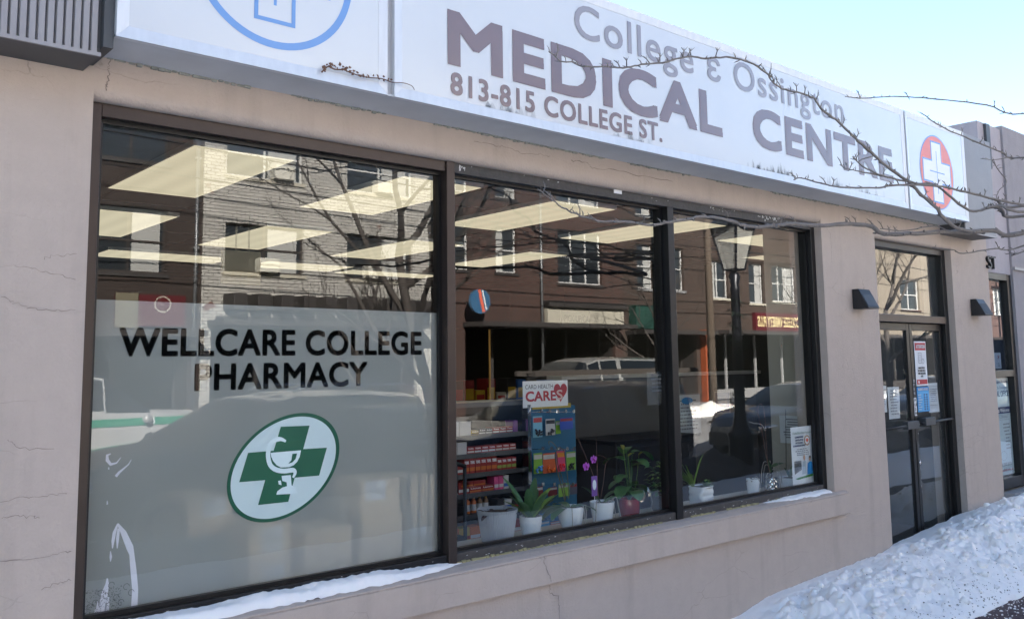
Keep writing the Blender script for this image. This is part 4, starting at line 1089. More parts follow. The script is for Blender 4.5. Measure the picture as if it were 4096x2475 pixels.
MB().box(x0,x1,.55,.85,.602,.72).build('carton', M_white, en, bevel=.004)
mb = MB(); text_into(mb, 'Ensure', x0+.09, x0+.22, .672, .705, .548, .01); mb.build('lettering', M_navy, en)
mb = MB(); ribbon(mb, [(x0+.01,.655),(x0+.1,.66),(x0+.2,.65),(x1-.08,.675),(x1-.01,.705)], [.02,.012,.008,.02,.03], .548); mb.quad((x0+.01,.5485,.61),(x0+.07,.5485,.61),(x0+.07,.5485,.65),(x0+.01,.5485,.65)); mb.build('red_band', M_pred, en)
carton(x0-.01,x1+.01,.56,.86,.7215,.93,'cardboard box standing on the white and red drink case',None)
x0,x1,z0,z1 = bx(8,250,505,525,755,.70); carton(x0,x1,.70,1.0,.94,z1,'cardboard box with a large white label right of the badge',(.12,.62,.42,.97))
carton(x0+.01,x1+.02,.70,1.0,.775,.938,'unlabelled cardboard box in the middle of the right hand stack',None); carton(x0-.01,x1+.01,.69,1.0,.602,.773,'bottom cardboard box of the right hand stack',(.2,.5,.3,.5))
x0,x1,z0,z1 = bx(8,590,480,790,760,.95); carton(x0,x1,.95,1.25,.87,z1,'upper cardboard box at the right edge of the frosted pane',None); carton(x0-.02,x1,.94,1.25,.602,.868,'lower cardboard box with label at the right edge of the frosted pane',(.1,.6,.3,.7))

# black metal chair behind the mullion
ch = thing('metal_chair', 'black metal spindle back chair seen beside the bronze mullion', 'chair', (3.25,.85,0))
cx0, cx1, cy0, cy1 = 3.08, 3.50, .70, 1.10
for (x, y, h) in ((cx0,cy0,1.17),(cx1,cy0,1.17),(cx0,cy1,.72),(cx1,cy1,.72)): MB().tube([(x,y,0),(x,y,h)], .012, 8).build('leg', M_blackplastic, ch, True)
MB().tube([(cx0,cy0,1.16),(cx0+.1,cy0-.015,1.19),(cx1-.1,cy0-.015,1.19),(cx1,cy0,1.16)], .013, 8).build('back_rail', M_blackplastic, ch, True)
for k in range(5):
    x = cx0+(cx1-cx0)*(k+1)/6; MB().tube([(x,cy0,.74),(x,cy0-.008,1.175)], .007, 6).build('spindle', M_blackplastic, ch, True)
MB().box(cx0-.01,cx1+.01,cy0-.01,cy1+.01,.70,.735).build('seat', M_blackplastic, ch, bevel=.01)
for z in (.3,): MB().tube([(cx0,cy0,z),(cx1,cy0,z),(cx1,cy1,z),(cx0,cy1,z),(cx0,cy0,z)], .008, 6).build('stretcher', M_blackplastic, ch, True)

# gondola shelf with packets
SHX0, SHX1, SHY = 3.35, 4.70, 1.50
sh = thing('shelf_unit', 'black shelf unit full of small red packets behind the middle pane', 'shelf', (4.1,1.7,0))
MB().box(SHX0,SHX1,SHY+.38,SHY+.41,0,1.50).build('back_panel', M_blackplastic, sh)
for x in (SHX0-.03, SHX1): MB().box(x,x+.03,SHY+.01,SHY+.41,0,1.50).build('side_panel', M_blackplastic, sh)
lev = [1.262,1.128,.985,.842,.69,.50]
for z in lev+[1.50]:
    MB().box(SHX0,SHX1,SHY+.002,SHY+.379,z-.018,z).build('shelf_board', M_blackplastic if z < 1.45 else M_int, sh)
    MB().box(SHX0,SHX1,SHY-.008,SHY+.0015,z-.03,z+.004).build('price_rail', M_dark_metal, sh)
mcol = {}
def pm(c): 
    k = 'packet_%d_%d_%d' % tuple(int(v_*99) for v_ in c)
    return mat(k, c, .4, 0, .1, 12)
RED, DRED, WHT, YEL, BLK, PNK, ORG_, BLU, PUR = (.30,.02,.02), (.17,.012,.015), (.50,.49,.47), (.45,.30,.025), (.03,.03,.035), (.55,.06,.20), (.55,.14,.02), (.03,.12,.40), (.16,.04,.22)
protos = {}
def packet(x, z, w_, h, d, col, band, label, group, txt=None, y=SHY+.012, kind='packet'):
    if len(group) < 5: group = 'single packets on the shelf unit'
    key = (round(w_,4), round(h,4), col, band, txt)
    if key not in protos:
        t = thing('medicine_packet', label, 'packet', (x, y, z), group)
        MB().box(x+.001,x+w_-.001,y,y+d,z+.0008,z+h).build('carton', pm(col), t, bevel=.0012)
        if band: MB().box(x+.002,x+w_-.002,y-.0008,y-.0002,z+h*.18,z+h*.42).build('print_band', pm(band), t)
        if txt:
            mb = MB(); text_into(mb, txt, x+w_*.1, x+w_*.9, z+h*.66, z+h*.86, y-.0007, .02); mb.build('print', M_white, t)
        protos[key] = (t, x, z); return t
    t0, xx, zz = protos[key]
    c = copy_tree(t0, None, (x-xx, 0, z-zz)); c['label'] = label; c['group'] = group; return c
xs = SHX0+.02
xv0 = 3.98                       # the part of the shelf that the pane shows starts about here
def row(z, items):
    x = xv0
    for (n_, w_, h, col, band, lb, grp, txt) in items:
        for _ in range(n_):
            if x+w_ > SHX1-.005: return
            packet(x, z, w_, h*rng.choice((1,1,1)), .09, col, band, lb, grp, txt); x += w_+.003
row(lev[0], [(2,.105,.105,WHT,None,'white card panel on the top packet shelf','white panels on top shelf',None),(1,.07,.035,YEL,BLK,'yellow pain relief packet on the top packet shelf','y1','Advil'),(2,.065,.042,BLK,WHT,'black and white packet beside the yellow one on the top shelf','black packets on top shelf','Advil'),(3,.065,.045,RED,WHT,'small red packet at the right of the top packet shelf','red packets on top shelf','Tums'),(1,.05,.09,PUR,None,'purple packet at the right end of the top packet shelf','p1',None)])
row(lev[1], [(2,.085,.09,WHT,None,'white card panel on the second packet shelf','white panels on second shelf',None),(9,.066,.05,RED,WHT,'low red packet in the row on the second shelf','red packets on second shelf','TYLENOL')])
row(lev[2], [(2,.07,.085,RED,WHT,'wide red packet at the left of the third shelf','wide red packets on third shelf',None),(6,.05,.108,RED,ORG_,'tall red packet in the row on the third shelf','tall red packets on third shelf','TYLENOL'),(4,.046,.09,RED,(.25,.35,.06),'red packet with green mark on the third shelf','red green packets on third shelf','TYLENOL')])
row(lev[3], [(1,.09,.012,WHT,None,'white price strip on the fourth shelf','w1',None),(1,.10,.085,RED,WHT,'red and white packet at the left of the fourth shelf','rw1',None),(2,.115,.045,RED,ORG_,'wide red and gold packet on the fourth shelf','wide red gold packets on fourth shelf','Lacasa'),(2,.045,.10,PNK,WHT,'pink and white packet on the fourth shelf','pink packets on fourth shelf',None),(1,.05,.10,WHT,BLU,'white and blue packet at the end of the fourth shelf','wb1',None)])
x0_ = xv0
for k in range(2): packet(4.095+k*.118, lev[3]+.046, .115, .042, .09, RED, ORG_, 'red and gold packet lying on top of another on the fourth shelf', 'stacked red gold packets')
def bottle(x, z, col, capc, label, h=.13, r=.022):
    t = thing('syrup_bottle', label, 'bottle', (x, SHY+.06, z), 'bottles on the lowest packet shelf')
    MB().lathe([(r*.95,0.001),(r,.01),(r,h*.62),(r*.5,h*.76),(r*.45,h*.8)], (x,SHY+.06,z), 14).build('body', pm(col), t, True)
    MB().lathe([(r*.55,h*.8),(r*.55,h),(0.001,h)], (x,SHY+.06,z), 12).build('cap', pm(capc), t, True)
    MB().lathe([(r*1.02,h*.15),(r*1.02,h*.5)], (x,SHY+.06,z), 14, cap0=False).build('label', pm(WHT), t, True)
for k, (c_, cc, lb) in enumerate(((ORG_,WHT,'first orange bottle with white cap on the lowest packet shelf'),(ORG_,WHT,'second orange bottle with white cap on the lowest packet shelf'),((.2,.09,.02),YEL,'first amber bottle with yellow cap on the lowest packet shelf'),((.2,.09,.02),YEL,'second amber bottle with yellow cap on the lowest packet shelf'))):
    bottle(4.19+k*.058, lev[4], c_, cc, lb)
for k in range(3): packet(4.44+k*.075, lev[4], .07, .08-.01*k, .09, (BLK,WHT,BLK)[k], (WHT,BLU,RED)[k], ('black packet beside the amber bottles','white packet between two black ones on the lowest shelf','black packet at the end of the lowest shelf')[k], 'mixed packets on lowest shelf')
for k in range(7): packet(xv0+k*.10, lev[5], .095, .10, .09, (ORG_,YEL,ORG_,DRED,BLU,WHT,RED)[k], (WHT,RED,WHT,WHT,WHT,BLU,WHT)[k], ('first orange','yellow','second orange','dark red','blue','white','red')[k]+' boxed product on the bottom shelf of the black unit', 'boxes under the lowest shelf')
# more stock further back: dim counter shelf with bright tops
bk = thing('stock_shelf', 'dim shelf of mixed products far behind the middle pane', 'shelf', (6.3,4.2,0))
MB().box(5.3,7.6,4.1,4.5,0,1.34).build('body', M_intdark, bk); MB().box(5.25,7.65,4.05,4.55,1.341,1.37).build('top', M_ledge, bk)
for k in range(14):
    x = 5.4+k*.155; h = rng.uniform(.08,.26); c_ = rng.choice((YEL,WHT,DRED,BLU,BLK,ORG_))
    tb = thing('stock_box', 'dim '+{YEL:'yellow',WHT:'white',DRED:'dark red',BLU:'blue',BLK:'black',ORG_:'orange'}[c_]+' carton, '+('first','second','third','fourth','fifth','sixth','seventh','eighth','ninth','tenth','eleventh','twelfth','thirteenth','last')[k]+' from the left on the back shelf', 'box', (x,4.2,1.37), 'cartons on the back shelf')
    MB().box(x,x+.13,4.12,4.3,1.3705,1.37+h).build('carton', pm(c_), tb, bevel=.003); MB().box(x+.01,x+.12,4.118,4.1195,1.39,1.37+h*.6).build('print_band', pm(rng.choice((WHT,YEL,RED))), tb)
pole = thing('glint_rod', 'thin gold rod in place of a reflected glint behind the middle pane', 'pole', tuple(Q(5,1162,1430,2.4))[:2]+(0,))
pq = Q(5,1160,1200,2.4)  # rod stands in for a golden edge reflection in the glass
MB().tube([(pq.x,2.4,0.02),(pq.x,2.4,Q(5,1157,910,2.4).z)], .010, 10).build('rod', mat('brass', (.55,.32,.10), .3, .9, .2, 20), pole, True)
MB().lathe([(.09,0.001),(.09,.012),(.012,.03)], (pq.x,2.4,0), 20).build('foot', M_blackplastic, pole, True)

# blue pegboard display with hooks and blister packs
pg = thing('pegboard_stand', 'blue pegboard display stand hung with blister packs', 'display stand', (4.98,1.55,0))
PGY = 1.46
M_peg = mat('blue_pegboard', (.015,.13,.25), .5, 0, .1, 4)
MB().box(4.735,5.24,PGY,PGY+.30,.0,1.445).build('board', M_peg, pg, bevel=.004)
MB().box(4.70,4.732,PGY-.02,PGY+.33,0,1.47).build('side_post', M_chrome, pg)
MB().box(4.76,5.18,PGY-.012,PGY-.0005,1.43,1.465).build('yellow_band', mat('yellow_print', (.50,.36,.05), .5, 0, .05), pg)
hd = MB(); y = PGY-.013
ca, cb2 = Q(5,1393,1468,y), Q(5,1705,1265,y)
t = thing('header_card', 'white card with red heart and red lettering above the blue stand', 'sign', ((ca.x+cb2.x)/2, y, 1.445))
hz0_, hz1_ = 1.446, cb2.z
MB().box(ca.x,cb2.x,y-.003,y,hz0_,hz1_).build('sheet', M_white, t)
hw_ = cb2.x-ca.x; hh_ = hz1_-hz0_
mb = MB(); text_into(mb, 'CARD HEALTH', ca.x+hw_*.05, ca.x+hw_*.66, hz0_+hh_*.70, hz0_+hh_*.86, y-.0042, .0); mb.build('lettering', M_ink, t)
mb = MB(); text_into(mb, 'CARE', ca.x+hw_*.06, ca.x+hw_*.72, hz0_+hh_*.24, hz0_+hh_*.60, y-.0042, .035); mb.build('lettering', M_pred, t)
hp = []
for i in range(40):
    g = 2*pi*i/40; hp.append((16*sin(g)**3, 13*cos(g)-5*cos(2*g)-2*cos(3*g)-cos(4*g)))
mb = MB(); poly_into(mb, [(ca.x+hw_*.83+q[0]*hw_*.0095, hz0_+hh_*.56+q[1]*hh_*.0255) for q in hp], y-.0048); mb.build('heart_emblem', M_pred, t)
mb = MB(); text_into(mb, 'S', ca.x+hw_*.74, ca.x+hw_*.87, hz0_+hh_*.26, hz0_+hh_*.62, y-.0058, .02); mb.build('heart_lettering', mat('pale_pink_print', (.72,.50,.46), .5, 0, .05), t)
def hook(n, x, yv):
    q = Q(n,x,yv,PGY-.10)
    mb = MB().tube([(q.x,PGY,q.z),(q.x,PGY-.16,q.z+.012),(q.x,PGY-.168,q.z+.02)], .0025, 6); mb.box(q.x-.012,q.x+.012,PGY-.175,PGY-.17,q.z+.005,q.z+.03)
    mb.build('hook', M_chrome, pg); return q
hooks = [(8,x,40) for x in (1480,1540,1595,1650,1705)]+[(8,x,300) for x in (1490,1550,1605,1660,1710)]+[(8,x,550) for x in (1490,1570,1640,1700)]+[(8,x,790) for x in (1490,1560,1640)]
for h_ in hooks: hook(*h_)
M_blist = glass('blister_plastic', (.85,.88,.9), 2.0)
def pack(n, x0, y0, x1, y1, col, col2, label, item=None, dy=-.09):
    yy = PGY+dy; X0,X1,Z0,Z1 = bx(n,x0,y0,x1,y1,yy)
    t = thing('blister_pack', label, 'packet', ((X0+X1)/2, yy, Z0), 'packs hanging on the blue stand')
    MB().box(X0,X1,yy,yy+.002,Z0,Z1).build('card', pm(col), t)
    MB().box(X0+.004,X1-.004,yy-.001,yy-.0003,Z1-(Z1-Z0)*.3,Z1-(Z1-Z0)*.08).build('print_band', pm(col2), t)
    if item:
        r = random.Random(int(x0)); mb = MB(); w_ = X1-X0; h = (Z1-Z0)*.45
        for _ in range(9):
            cx_ = X0+w_*r.uniform(.2,.8); cz_ = Z0+h*r.uniform(.15,.9)*.8+.004; g = r.uniform(0,pi)
            mb.tube([(cx_-.010*cos(g),yy-.012,cz_-.010*sin(g)),(cx_+.010*cos(g),yy-.014,cz_+.010*sin(g))], .0065, 7)
        mb.build('contents', pm(item), t, True)
pack(8,1465,60,1530,210,(.18,.45,.60),(.5,.05,.05),'pale blue pack at the top left of the blue stand',BLK)
pack(8,1555,80,1620,195,WHT,BLK,'white and black pack second in the top row of the blue stand',BLK)
pack(8,1625,95,1660,185,(.22,.45,.04),WHT,'bright green pack in the middle of the top row')
pack(8,1655,70,1745,155,(.03,.08,.40),RED,'dark blue boxed pack at the right of the top row',None,-.12)
pack(8,1470,320,1530,465,(.20,.42,.05),WHT,'green pack of blue plugs at the left of the second row',(.08,.30,.75))
pack(8,1535,320,1625,460,(.55,.10,.03),WHT,'orange red pack of orange plugs in the second row',(.85,.16,.02))
pack(8,1632,305,1690,450,(.60,.06,.16),(.65,.25,.02),'pink pack of red plugs in the second row',(.85,.03,.05))
pack(8,1700,310,1765,440,(.20,.40,.06),WHT,'green pack with black cord at the right of the second row',BLK)
pack(8,1485,555,1535,640,DRED,WHT,'dark red pack at the left of the third row')
pack(8,1570,560,1635,620,DRED,WHT,'dark red pack second in the third row')
pack(8,1645,535,1720,625,(.25,.48,.06),WHT,'lime green pack in the third row')
pack(8,1725,535,1775,610,(.10,.10,.14),RED,'black pack with red mark at the end of the third row')
pack(8,1515,800,1580,860,(.05,.30,.55),WHT,'blue pack in the lowest row of the stand')
pack(8,1590,800,1660,850,(.5,.12,.06),WHT,'orange and white pack in the lowest row of the stand')

# ---- poster standing in the corner of the right pane ----------------
t = sheet('diabetes_poster', 'white clinic poster with maple leaf emblem in the window corner', 'poster', 6.30, 6.60, bz1+.003, 1.262, GY+.012, M_paper, .003, 11)
yq = GY+.0105; X0, X1 = 6.30, 6.60
p = MB(); text_into(p, 'A Certified Diabetes Educator Practices Here', X0+.02, X1-.012, 1.205, 1.222, yq, .0); p.build('heading_print', mat('print_green', (.05,.16,.06), .5, 0, .05), t)
p = MB()
for i, s_ in enumerate(('COMMITMENT','DEDICATION','EXCELLENCE','& KNOWLEDGEABLE')): text_h(p, s_, X0+.11, 1.175-i*.022, .013, yq, .02, cx=True)
p.build('print', M_navy, t)
disc(MB(), X0+.225, 1.15, .042, .040, yq, 26).build('emblem_rim', mat('print_gold', (.40,.18,.05), .5, 0, .05), t)
disc(MB(), X0+.225, 1.15, .032, .031, yq-.0005, 24).build('emblem_field', M_white, t)
lf = [(0,1),(.13,.66),(.34,.78),(.27,.42),(.5,.55),(.58,.38),(.92,.40),(.80,.16),(.98,.05),(.5,-.35),(.52,-.5),(.08,-.42),(.06,-.95),(-.06,-.95),(-.08,-.42),(-.52,-.5),(-.5,-.35),(-.98,.05),(-.8,.16),(-.92,.4),(-.58,.38),(-.5,.55),(-.27,.42),(-.34,.78),(-.13,.66)]
poly_into(MB(), [(X0+.225+q[0]*.024, 1.15+q[1]*.024) for q in lf], yq-.001).build('maple_leaf', M_red, t)
p = MB(); sticker_lines(p, X0+.04, X1-.03, 1.035, 1.095, 4, yq, random.Random(2), .4); p.build('small_print', M_inkgrey, t)
p = MB()
for k in range(6):
    xx = X0+.035+k*.017; p.quad((xx-.006,yq,.90+.005*k),(xx+.006,yq,.90+.005*k),(xx+.005,yq,.985),(xx-.005,yq,.985)); disc(p, xx, .993, .005, .007, yq, 10)
p.build('figures_print', M_ink, t)
p = MB(); poly_into(p, [(X0+.13,.89),(X0+.19,.89),(X0+.20,.985),(X0+.175,1.0),(X0+.15,.985)], yq-.0004); p.build('coat_print', mat('print_grey_blue', (.45,.52,.56), .5, 0, .05), t)
p = MB(); poly_into(p, [(X0+.205,.885),(X0+.29,.885),(X0+.285,.975),(X0+.255,.985),(X0+.22,.97)], yq-.0006); p.build('scrubs_print', M_pblue, t)
p = MB(); disc(p, X0+.172, 1.018, .015, .021, yq-.0006, 16); disc(p, X0+.252, 1.005, .015, .019, yq-.0008, 16); p.build('face_print', M_skin, t)
p = MB(); poly_into(p, [(X0+.235,1.0),(X0+.238,1.022),(X0+.252,1.03),(X0+.267,1.022),(X0+.27,1.0),(X0+.262,1.014),(X0+.242,1.014)], yq-.0012); p.build('hair_print', M_ink, t)
p = MB(); poly_into(p, [(X0+.03,.865),(X0+.07,.855),(X1-.012,.868),(X1-.012,.885),(X0+.09,.872)], yq-.0008); p.build('green_band', mat('print_band_green', (.03,.22,.03), .5, 0, .05), t)
ntc = Q(5,2335,1250,GY+.02)
t = flat_sheet('clear_notice', 'faint small printed notice at the top right of the middle pane', 'notice', ntc.x-.10, ntc.x+.07, ntc.z-.18, ntc.z+.04, GY+.02, film_mat('pale_clear_film', (.5,.5,.48), .12))
p = MB(); sticker_lines(p, ntc.x-.07, ntc.x+.06, ntc.z-.1, ntc.z+.03, 5, GY+.0185, random.Random(9), .4); p.build('print', M_inkgrey, t)

# ================================================================== PLANTS ON THE LEDGE
LZ = .7455
def leaf_strip(mb, base, dirv, length, width, droop, n=8, fold=.15, twist=0.):
    base = Vector(base); d = Vector(dirv).normalized(); side = d.cross(Vector((0,0,1)))
    if side.length < .05: side = Vector((1,0,0))
    side.normalize(); side = (side*cos(twist)+Vector((0,0,1))*sin(twist)).normalized()
    vs = []; p = base.copy(); dd = d.copy()
    for i in range(n+1):
        t = i/n; wd = width*.5*(sin(pi*min(1,(t*.92+.06)))**.6)
        upv = side.cross(dd).normalized()
        vs += [p-side*wd+upv*wd*fold, p, p+side*wd+upv*wd*fold]
        dd = (dd+Vector((0,0,-droop/n))).normalized(); p = p+dd*(length/n)
    mb.add(vs, [f for i in range(n) for f in ((i*3,i*3+1,i*3+4,i*3+3),(i*3+1,i*3+2,i*3+5,i*3+4))]); return mb
def pot_shape(t, x, y, prof, m=M_pot, n=40, soil_r=None, soil_h=None):
    o = MB().lathe(prof, (x,y,LZ), n).build('pot', m, t); smooth_angle(o, 35)
    if soil_r: MB().lathe([(soil_r,soil_h-.004),(soil_r*.6,soil_h+.006),(.002,soil_h+.01)], (x,y,LZ), 20).build('potting_bark', M_soil, t, True)
    return o
def prof(rb, rt_, h, th=.006, belly=0.):
    out = [(rb*.3,0.0005),(rb*.96,.0005)]
    for i in range(9):
        s = i/8; out.append((rb+(rt_-rb)*s+belly*sin(pi*s**.8), .004+(h-.004)*s))
    return out+[(rt_-th*.5,h+.001),(rt_-th,h-.002),(rt_-th,h*.8),(.002,h*.78)]
def plant(name, label, x, y): return thing(name, label, 'potted plant', (x,y,LZ), 'potted plants on the window ledge')
PY_ = .32
c = Q(8,1215,985,PY_)
t = plant('potted_plant', 'leafless plant in a ribbed frosted grey pot nearest the bronze mullion', c.x, PY_)
M_frost = film_mat('frosted_pot', (.55,.58,.62), .75)
o = MB(); pr = [(.03,.0005),(.088,.0005)]+[(.088+.032*s/8, .003+.20*s/8) for s in range(9)]
n = 96
vs = []
for r, h in pr:
    for j in range(n): g = 2*pi*j/n; k = r*(1+.012*(1 if j % 2 else -1)); vs.append((c.x+k*cos(g), PY_+k*sin(g), LZ+h))
o.add(vs, [(i*n+j, i*n+(j+1)%n, (i+1)*n+(j+1)%n, (i+1)*n+j) for i in range(len(pr)-1) for j in range(n)]).build('pot', M_frost, t)
MB().lathe([(.105,.17),(.06,.19),(.002,.195)], (c.x,PY_,LZ), 24).build('potting_bark', M_soil, t, True)
for k in range(26):
    g = rng.uniform(0,6.28); r = rng.uniform(.0,.1); l = rng.uniform(.03,.08)
    leaf_strip(MB(), (c.x+r*cos(g),PY_+r*sin(g),LZ+.18), (cos(g),sin(g),rng.uniform(.2,1.2)), l, l*.45, 1.2, 5).build('leaf', mat('wilted_leaf',(.05,.03,.035),.7,0,.4,20), t, True)
c = Q(8,1450,926,PY_)
t = plant('snake_plant', 'short snake plant in a white scale patterned pot', c.x, PY_)
o = pot_shape(t, c.x, PY_, prof(.052,.07,.132), M_pot, 40, .06, .118)
sc_ = MB()
for row_ in range(6):
    for j in range(11):
        g = 2*pi*(j+.5*(row_%2))/11; h = .012+row_*.019; r = .0525+.018*h/.132+.0012
        pts = [(g+(q-3)/3*.27, h+.019*(1-abs((q-3)/3)**1.8)) for q in range(7)]
        sc_.tube([(c.x+r*cos(a_), PY_+r*sin(a_), LZ+z_) for a_, z_ in pts], .0012, 4)
sc_.build('scale_relief', M_pot, t, True)
for k in range(13):
    g = k*.9; l = rng.uniform(.17,.30)
    leaf_strip(MB(), (c.x+.02*cos(g),PY_+.02*sin(g),LZ+.115), (cos(g)*rng.uniform(.4,1.1),sin(g)*.6-.1,1), l, .055, .5, 8, .35).build('leaf', M_leaf if k % 3 else M_leaf2, t, True)
leaf_strip(MB(), (c.x+.02,PY_,LZ+.12), (.8,-.1,.55), .20, .075, .7, 8, .2).build('leaf', M_leaf, t, True)
leaf_strip(MB(), (c.x-.02,PY_,LZ+.12), (-.9,.1,.8), .17, .05, .5, 8, .3).build('leaf', M_leaf2, t, True)
c = Q(8,1732,872,PY_)
t = plant('potted_orchid', 'bare stemmed orchid in a smooth white egg shaped pot', c.x, PY_)
pot_shape(t, c.x, PY_, prof(.045,.083,.15,.006,.012), M_pot, 40, .07, .135)
for g, l in ((2.9,.22),(3.5,.20),(.2,.16),(1.6,.14),(-.6,.17),(2.3,.18)):
    leaf_strip(MB(), (c.x+.02*cos(g),PY_+.015*sin(g),LZ+.14), (cos(g),sin(g)*.5,.35), l, .075, 1.1, 8, .2).build('leaf', M_leaf, t, True)
for pts in ([(8,1690,660),(8,1655,520),(8,1630,420),(8,1620,330),(8,1635,290),(8,1600,245),(8,1575,240),(8,1580,265)],[(8,1695,650),(8,1670,500),(8,1640,400),(8,1635,330)],[(8,1715,640),(8,1710,520),(8,1695,380),(8,1680,300),(8,1655,280)]):
    pp = cat([Q(n_,a_,b_,PY_) for n_, a_, b_ in pts], 5); MB().tube(pp, [.0034-.0018*i/len(pp) for i in range(len(pp))], 6).build('flower_stem', mat('dry_stem',(.10,.09,.05),.7,0,.3,20), t, True)
for k in range(3):
    g = -2.2+k*.9; pp = cat([(c.x+.07*cos(g),PY_+.07*sin(g),LZ+.14),(c.x+.1*cos(g),PY_+.09*sin(g),LZ+.15),(c.x+.11*cos(g),PY_+.1*sin(g),LZ+.09),(c.x+.10*cos(g),PY_+.09*sin(g),LZ+.04)], 4)
    MB().tube(pp, .003, 6).build('air_root', M_root, t, True)
c = Q(8,1955,842,PY_)
t = plant('potted_orchid', 'orchid with two purple flowers in a tapered white pot', c.x, PY_)
pot_shape(t, c.x, PY_, prof(.060,.082,.148), M_pot, 40, .07, .134)
for pts in ([(8,1930,650),(8,1910,540),(8,1870,430),(8,1830,330),(8,1790,240),(8,1765,175)],[(8,1920,640),(8,1918,500),(8,1912,330),(8,1908,180)],[(8,1940,640),(8,1960,520),(8,1975,400),(8,1990,375),(8,1960,345),(8,1920,335)]):
    pp = cat([Q(n_,a_,b_,PY_) for n_, a_, b_ in pts], 5); MB().tube(pp, [.003-.0015*i/len(pp) for i in range(len(pp))], 6).build('flower_stem', mat('brown_stem',(.12,.06,.045),.7,0,.3,20), t, True)
def orchid_flower(t, q, s, m):
    mb = MB()
    for k in range(5):
        g = pi/2+k*2*pi/5; big = k in (1,4)
        d = Vector((cos(g), -.15, sin(g))); L_ = s*(1.0 if big else .9); wd = s*(1.05 if big else .62); sd_ = Vector((-sin(g),-.1,cos(g)))
        vs = [q]+[q+d*L_*a_+sd_*wd*b_*.5+Vector((0,-.004*e_,0)) for a_, b_, e_ in ((.35,.7,1),(.75,1,.5),(1.0,.45,0),(1.05,0,0),(1.0,-.45,0),(.75,-1,.5),(.35,-.7,1))]
        mb.add(vs, [(0,i,i+1) for i in range(1,7)])
    mb.build('petal', m, t, True)
    MB().tube([q+Vector((0,-.004,.004)), q+Vector((0,-.014,-.004)), q+Vector((0,-.012,-.014))], [.005,.006,.002], 7).build('flower_lip', mat('flower_lip',(.35,.03,.25),.5,0,.2,20), t, True)
for (a_, b_) in ((1835,415),(1888,365)): orchid_flower(t, Q(8,a_,b_,PY_-.012), .030, M_petal)
leaf_strip(MB(), (c.x+.02,PY_,LZ+.14), (.7,-.2,.5), .16, .06, .9, 7, .2).build('leaf', M_leaf, t, True)
leaf_strip(MB(), (c.x-.02,PY_,LZ+.14), (-.6,.1,.8), .19, .06, .6, 7, .2).build('leaf', M_leaf, t, True)
for k, g in enumerate((-2.6,-.5,.1)):
    pp = cat([(c.x+.05*cos(g),PY_+.05*sin(g),LZ+.14),(c.x+.105*cos(g),PY_+.08*sin(g),LZ+.17),(c.x+.125*cos(g),PY_+.09*sin(g),LZ+.10),(c.x+.14*cos(g),PY_+.10*sin(g),LZ+.03)], 5)
    MB().tube(pp, .0038, 6).build('air_root', M_root, t, True)
q0 = Q(8,1895,555,PY_-.05)
t2 = thing('plant_tag', 'small purple card stuck in the purple orchid pot', 'tag', (q0.x,PY_-.05,LZ+.14)); 
MB().box(q0.x-.026,q0.x+.026,PY_-.052,PY_-.0505,q0.z-.06,q0.z+.065).build('card', pm((.16,.06,.30)), t2); disc(MB(), q0.x, q0.z+.01, .017, .032, PY_-.0528, 14).build('print', M_lwhite, t2)
MB().box(q0.x-.002,q0.x+.002,PY_-.0515,PY_-.0507,LZ+.12,q0.z-.061).build('stick', M_white, t2)
c = Q(8,2147,793,PY_)
t = plant('anthurium', 'broad leafed plant with yellow spathes in a dark red pot', c.x, PY_)
pot_shape(t, c.x, PY_, prof(.052,.066,.138,.006,.010), mat('red_ceramic',(.28,.012,.02),.15,0,.1,6), 40, .055, .12)
for k in range(14):
    g = k*1.1; z_ = rng.uniform(.06,.36); l = rng.uniform(.11,.19)
    b_ = Vector((c.x+.03*cos(g), PY_+.03*sin(g), LZ+.1+z_)); MB().tube([(c.x,PY_,LZ+.12), b_], [.003,.002], 5).build('leaf_stalk', M_leaf, t, True)
    leaf_strip(MB(), b_, (cos(g),sin(g)*.6,.4), l, l*.62, 1.5, 8, .12).build('leaf', M_leaf, t, True)
for (a_, b_) in ((2100,295),(2135,345),(2210,335)):
    q = Q(8,a_,b_,PY_); MB().tube(cat([(c.x,PY_,LZ+.12),((c.x+q.x)/2+.01,PY_,(LZ+q.z)/2),tuple(q)],5), .0018, 5).build('flower_stem', M_leaf2, t, True)
    leaf_strip(MB(), q, (.7 if a_ != 2100 else -.4,-.2,.5), .055, .03, .4, 6, .5).build('spathe', mat('yellow_spathe',(.38,.36,.08),.5,0,.2,14), t, True)
gl_ = thing('glass_vase', 'clear round glass vase around and behind the dark red pot', 'vase', (c.x+.14,PY_+.03,LZ))
MB().lathe([(.05,.001),(.075,.03),(.085,.1),(.075,.17),(.06,.20)], (c.x+.155,PY_+.04,LZ), 32).build('bowl', M_blist, gl_, True)
c = Q(8,2370,700,.40)
t = plant('flowering_plant', 'bushy green plant with a red flower beside the slim mullion', c.x, .42)
pot_shape(t, c.x, .42, prof(.05,.065,.11), mat('grey_pot',(.12,.12,.13),.5,0,.1), 30, .055, .1)
for k in range(85):
    g = rng.uniform(0,6.28); z_ = rng.uniform(.1,.34); r = rng.uniform(.01,.09); l = rng.uniform(.03,.06)
    leaf_strip(MB(), (c.x+r*cos(g),.42+r*.7*sin(g),LZ+z_), (cos(g),sin(g),rng.uniform(-.2,.8)), l, l*.45, .8, 5).build('leaf', M_leaf if k % 3 else M_leaf2, t, True)
q = Q(8,2378,462,.40); mb = MB()
for k in range(7):
    g = k*.9; mb.add([q, q+Vector((.022*cos(g),-.006,.022*sin(g))), q+Vector((.022*cos(g+.6),-.012,.022*sin(g+.6)))], [(0,1,2)])
mb.build('flower', M_red, t)
c = Q(9,195,705,PY_)
t = plant('succulent', 'small green succulent in a white twisted ceramic pot', c.x, PY_)
mb = MB(); n = 4
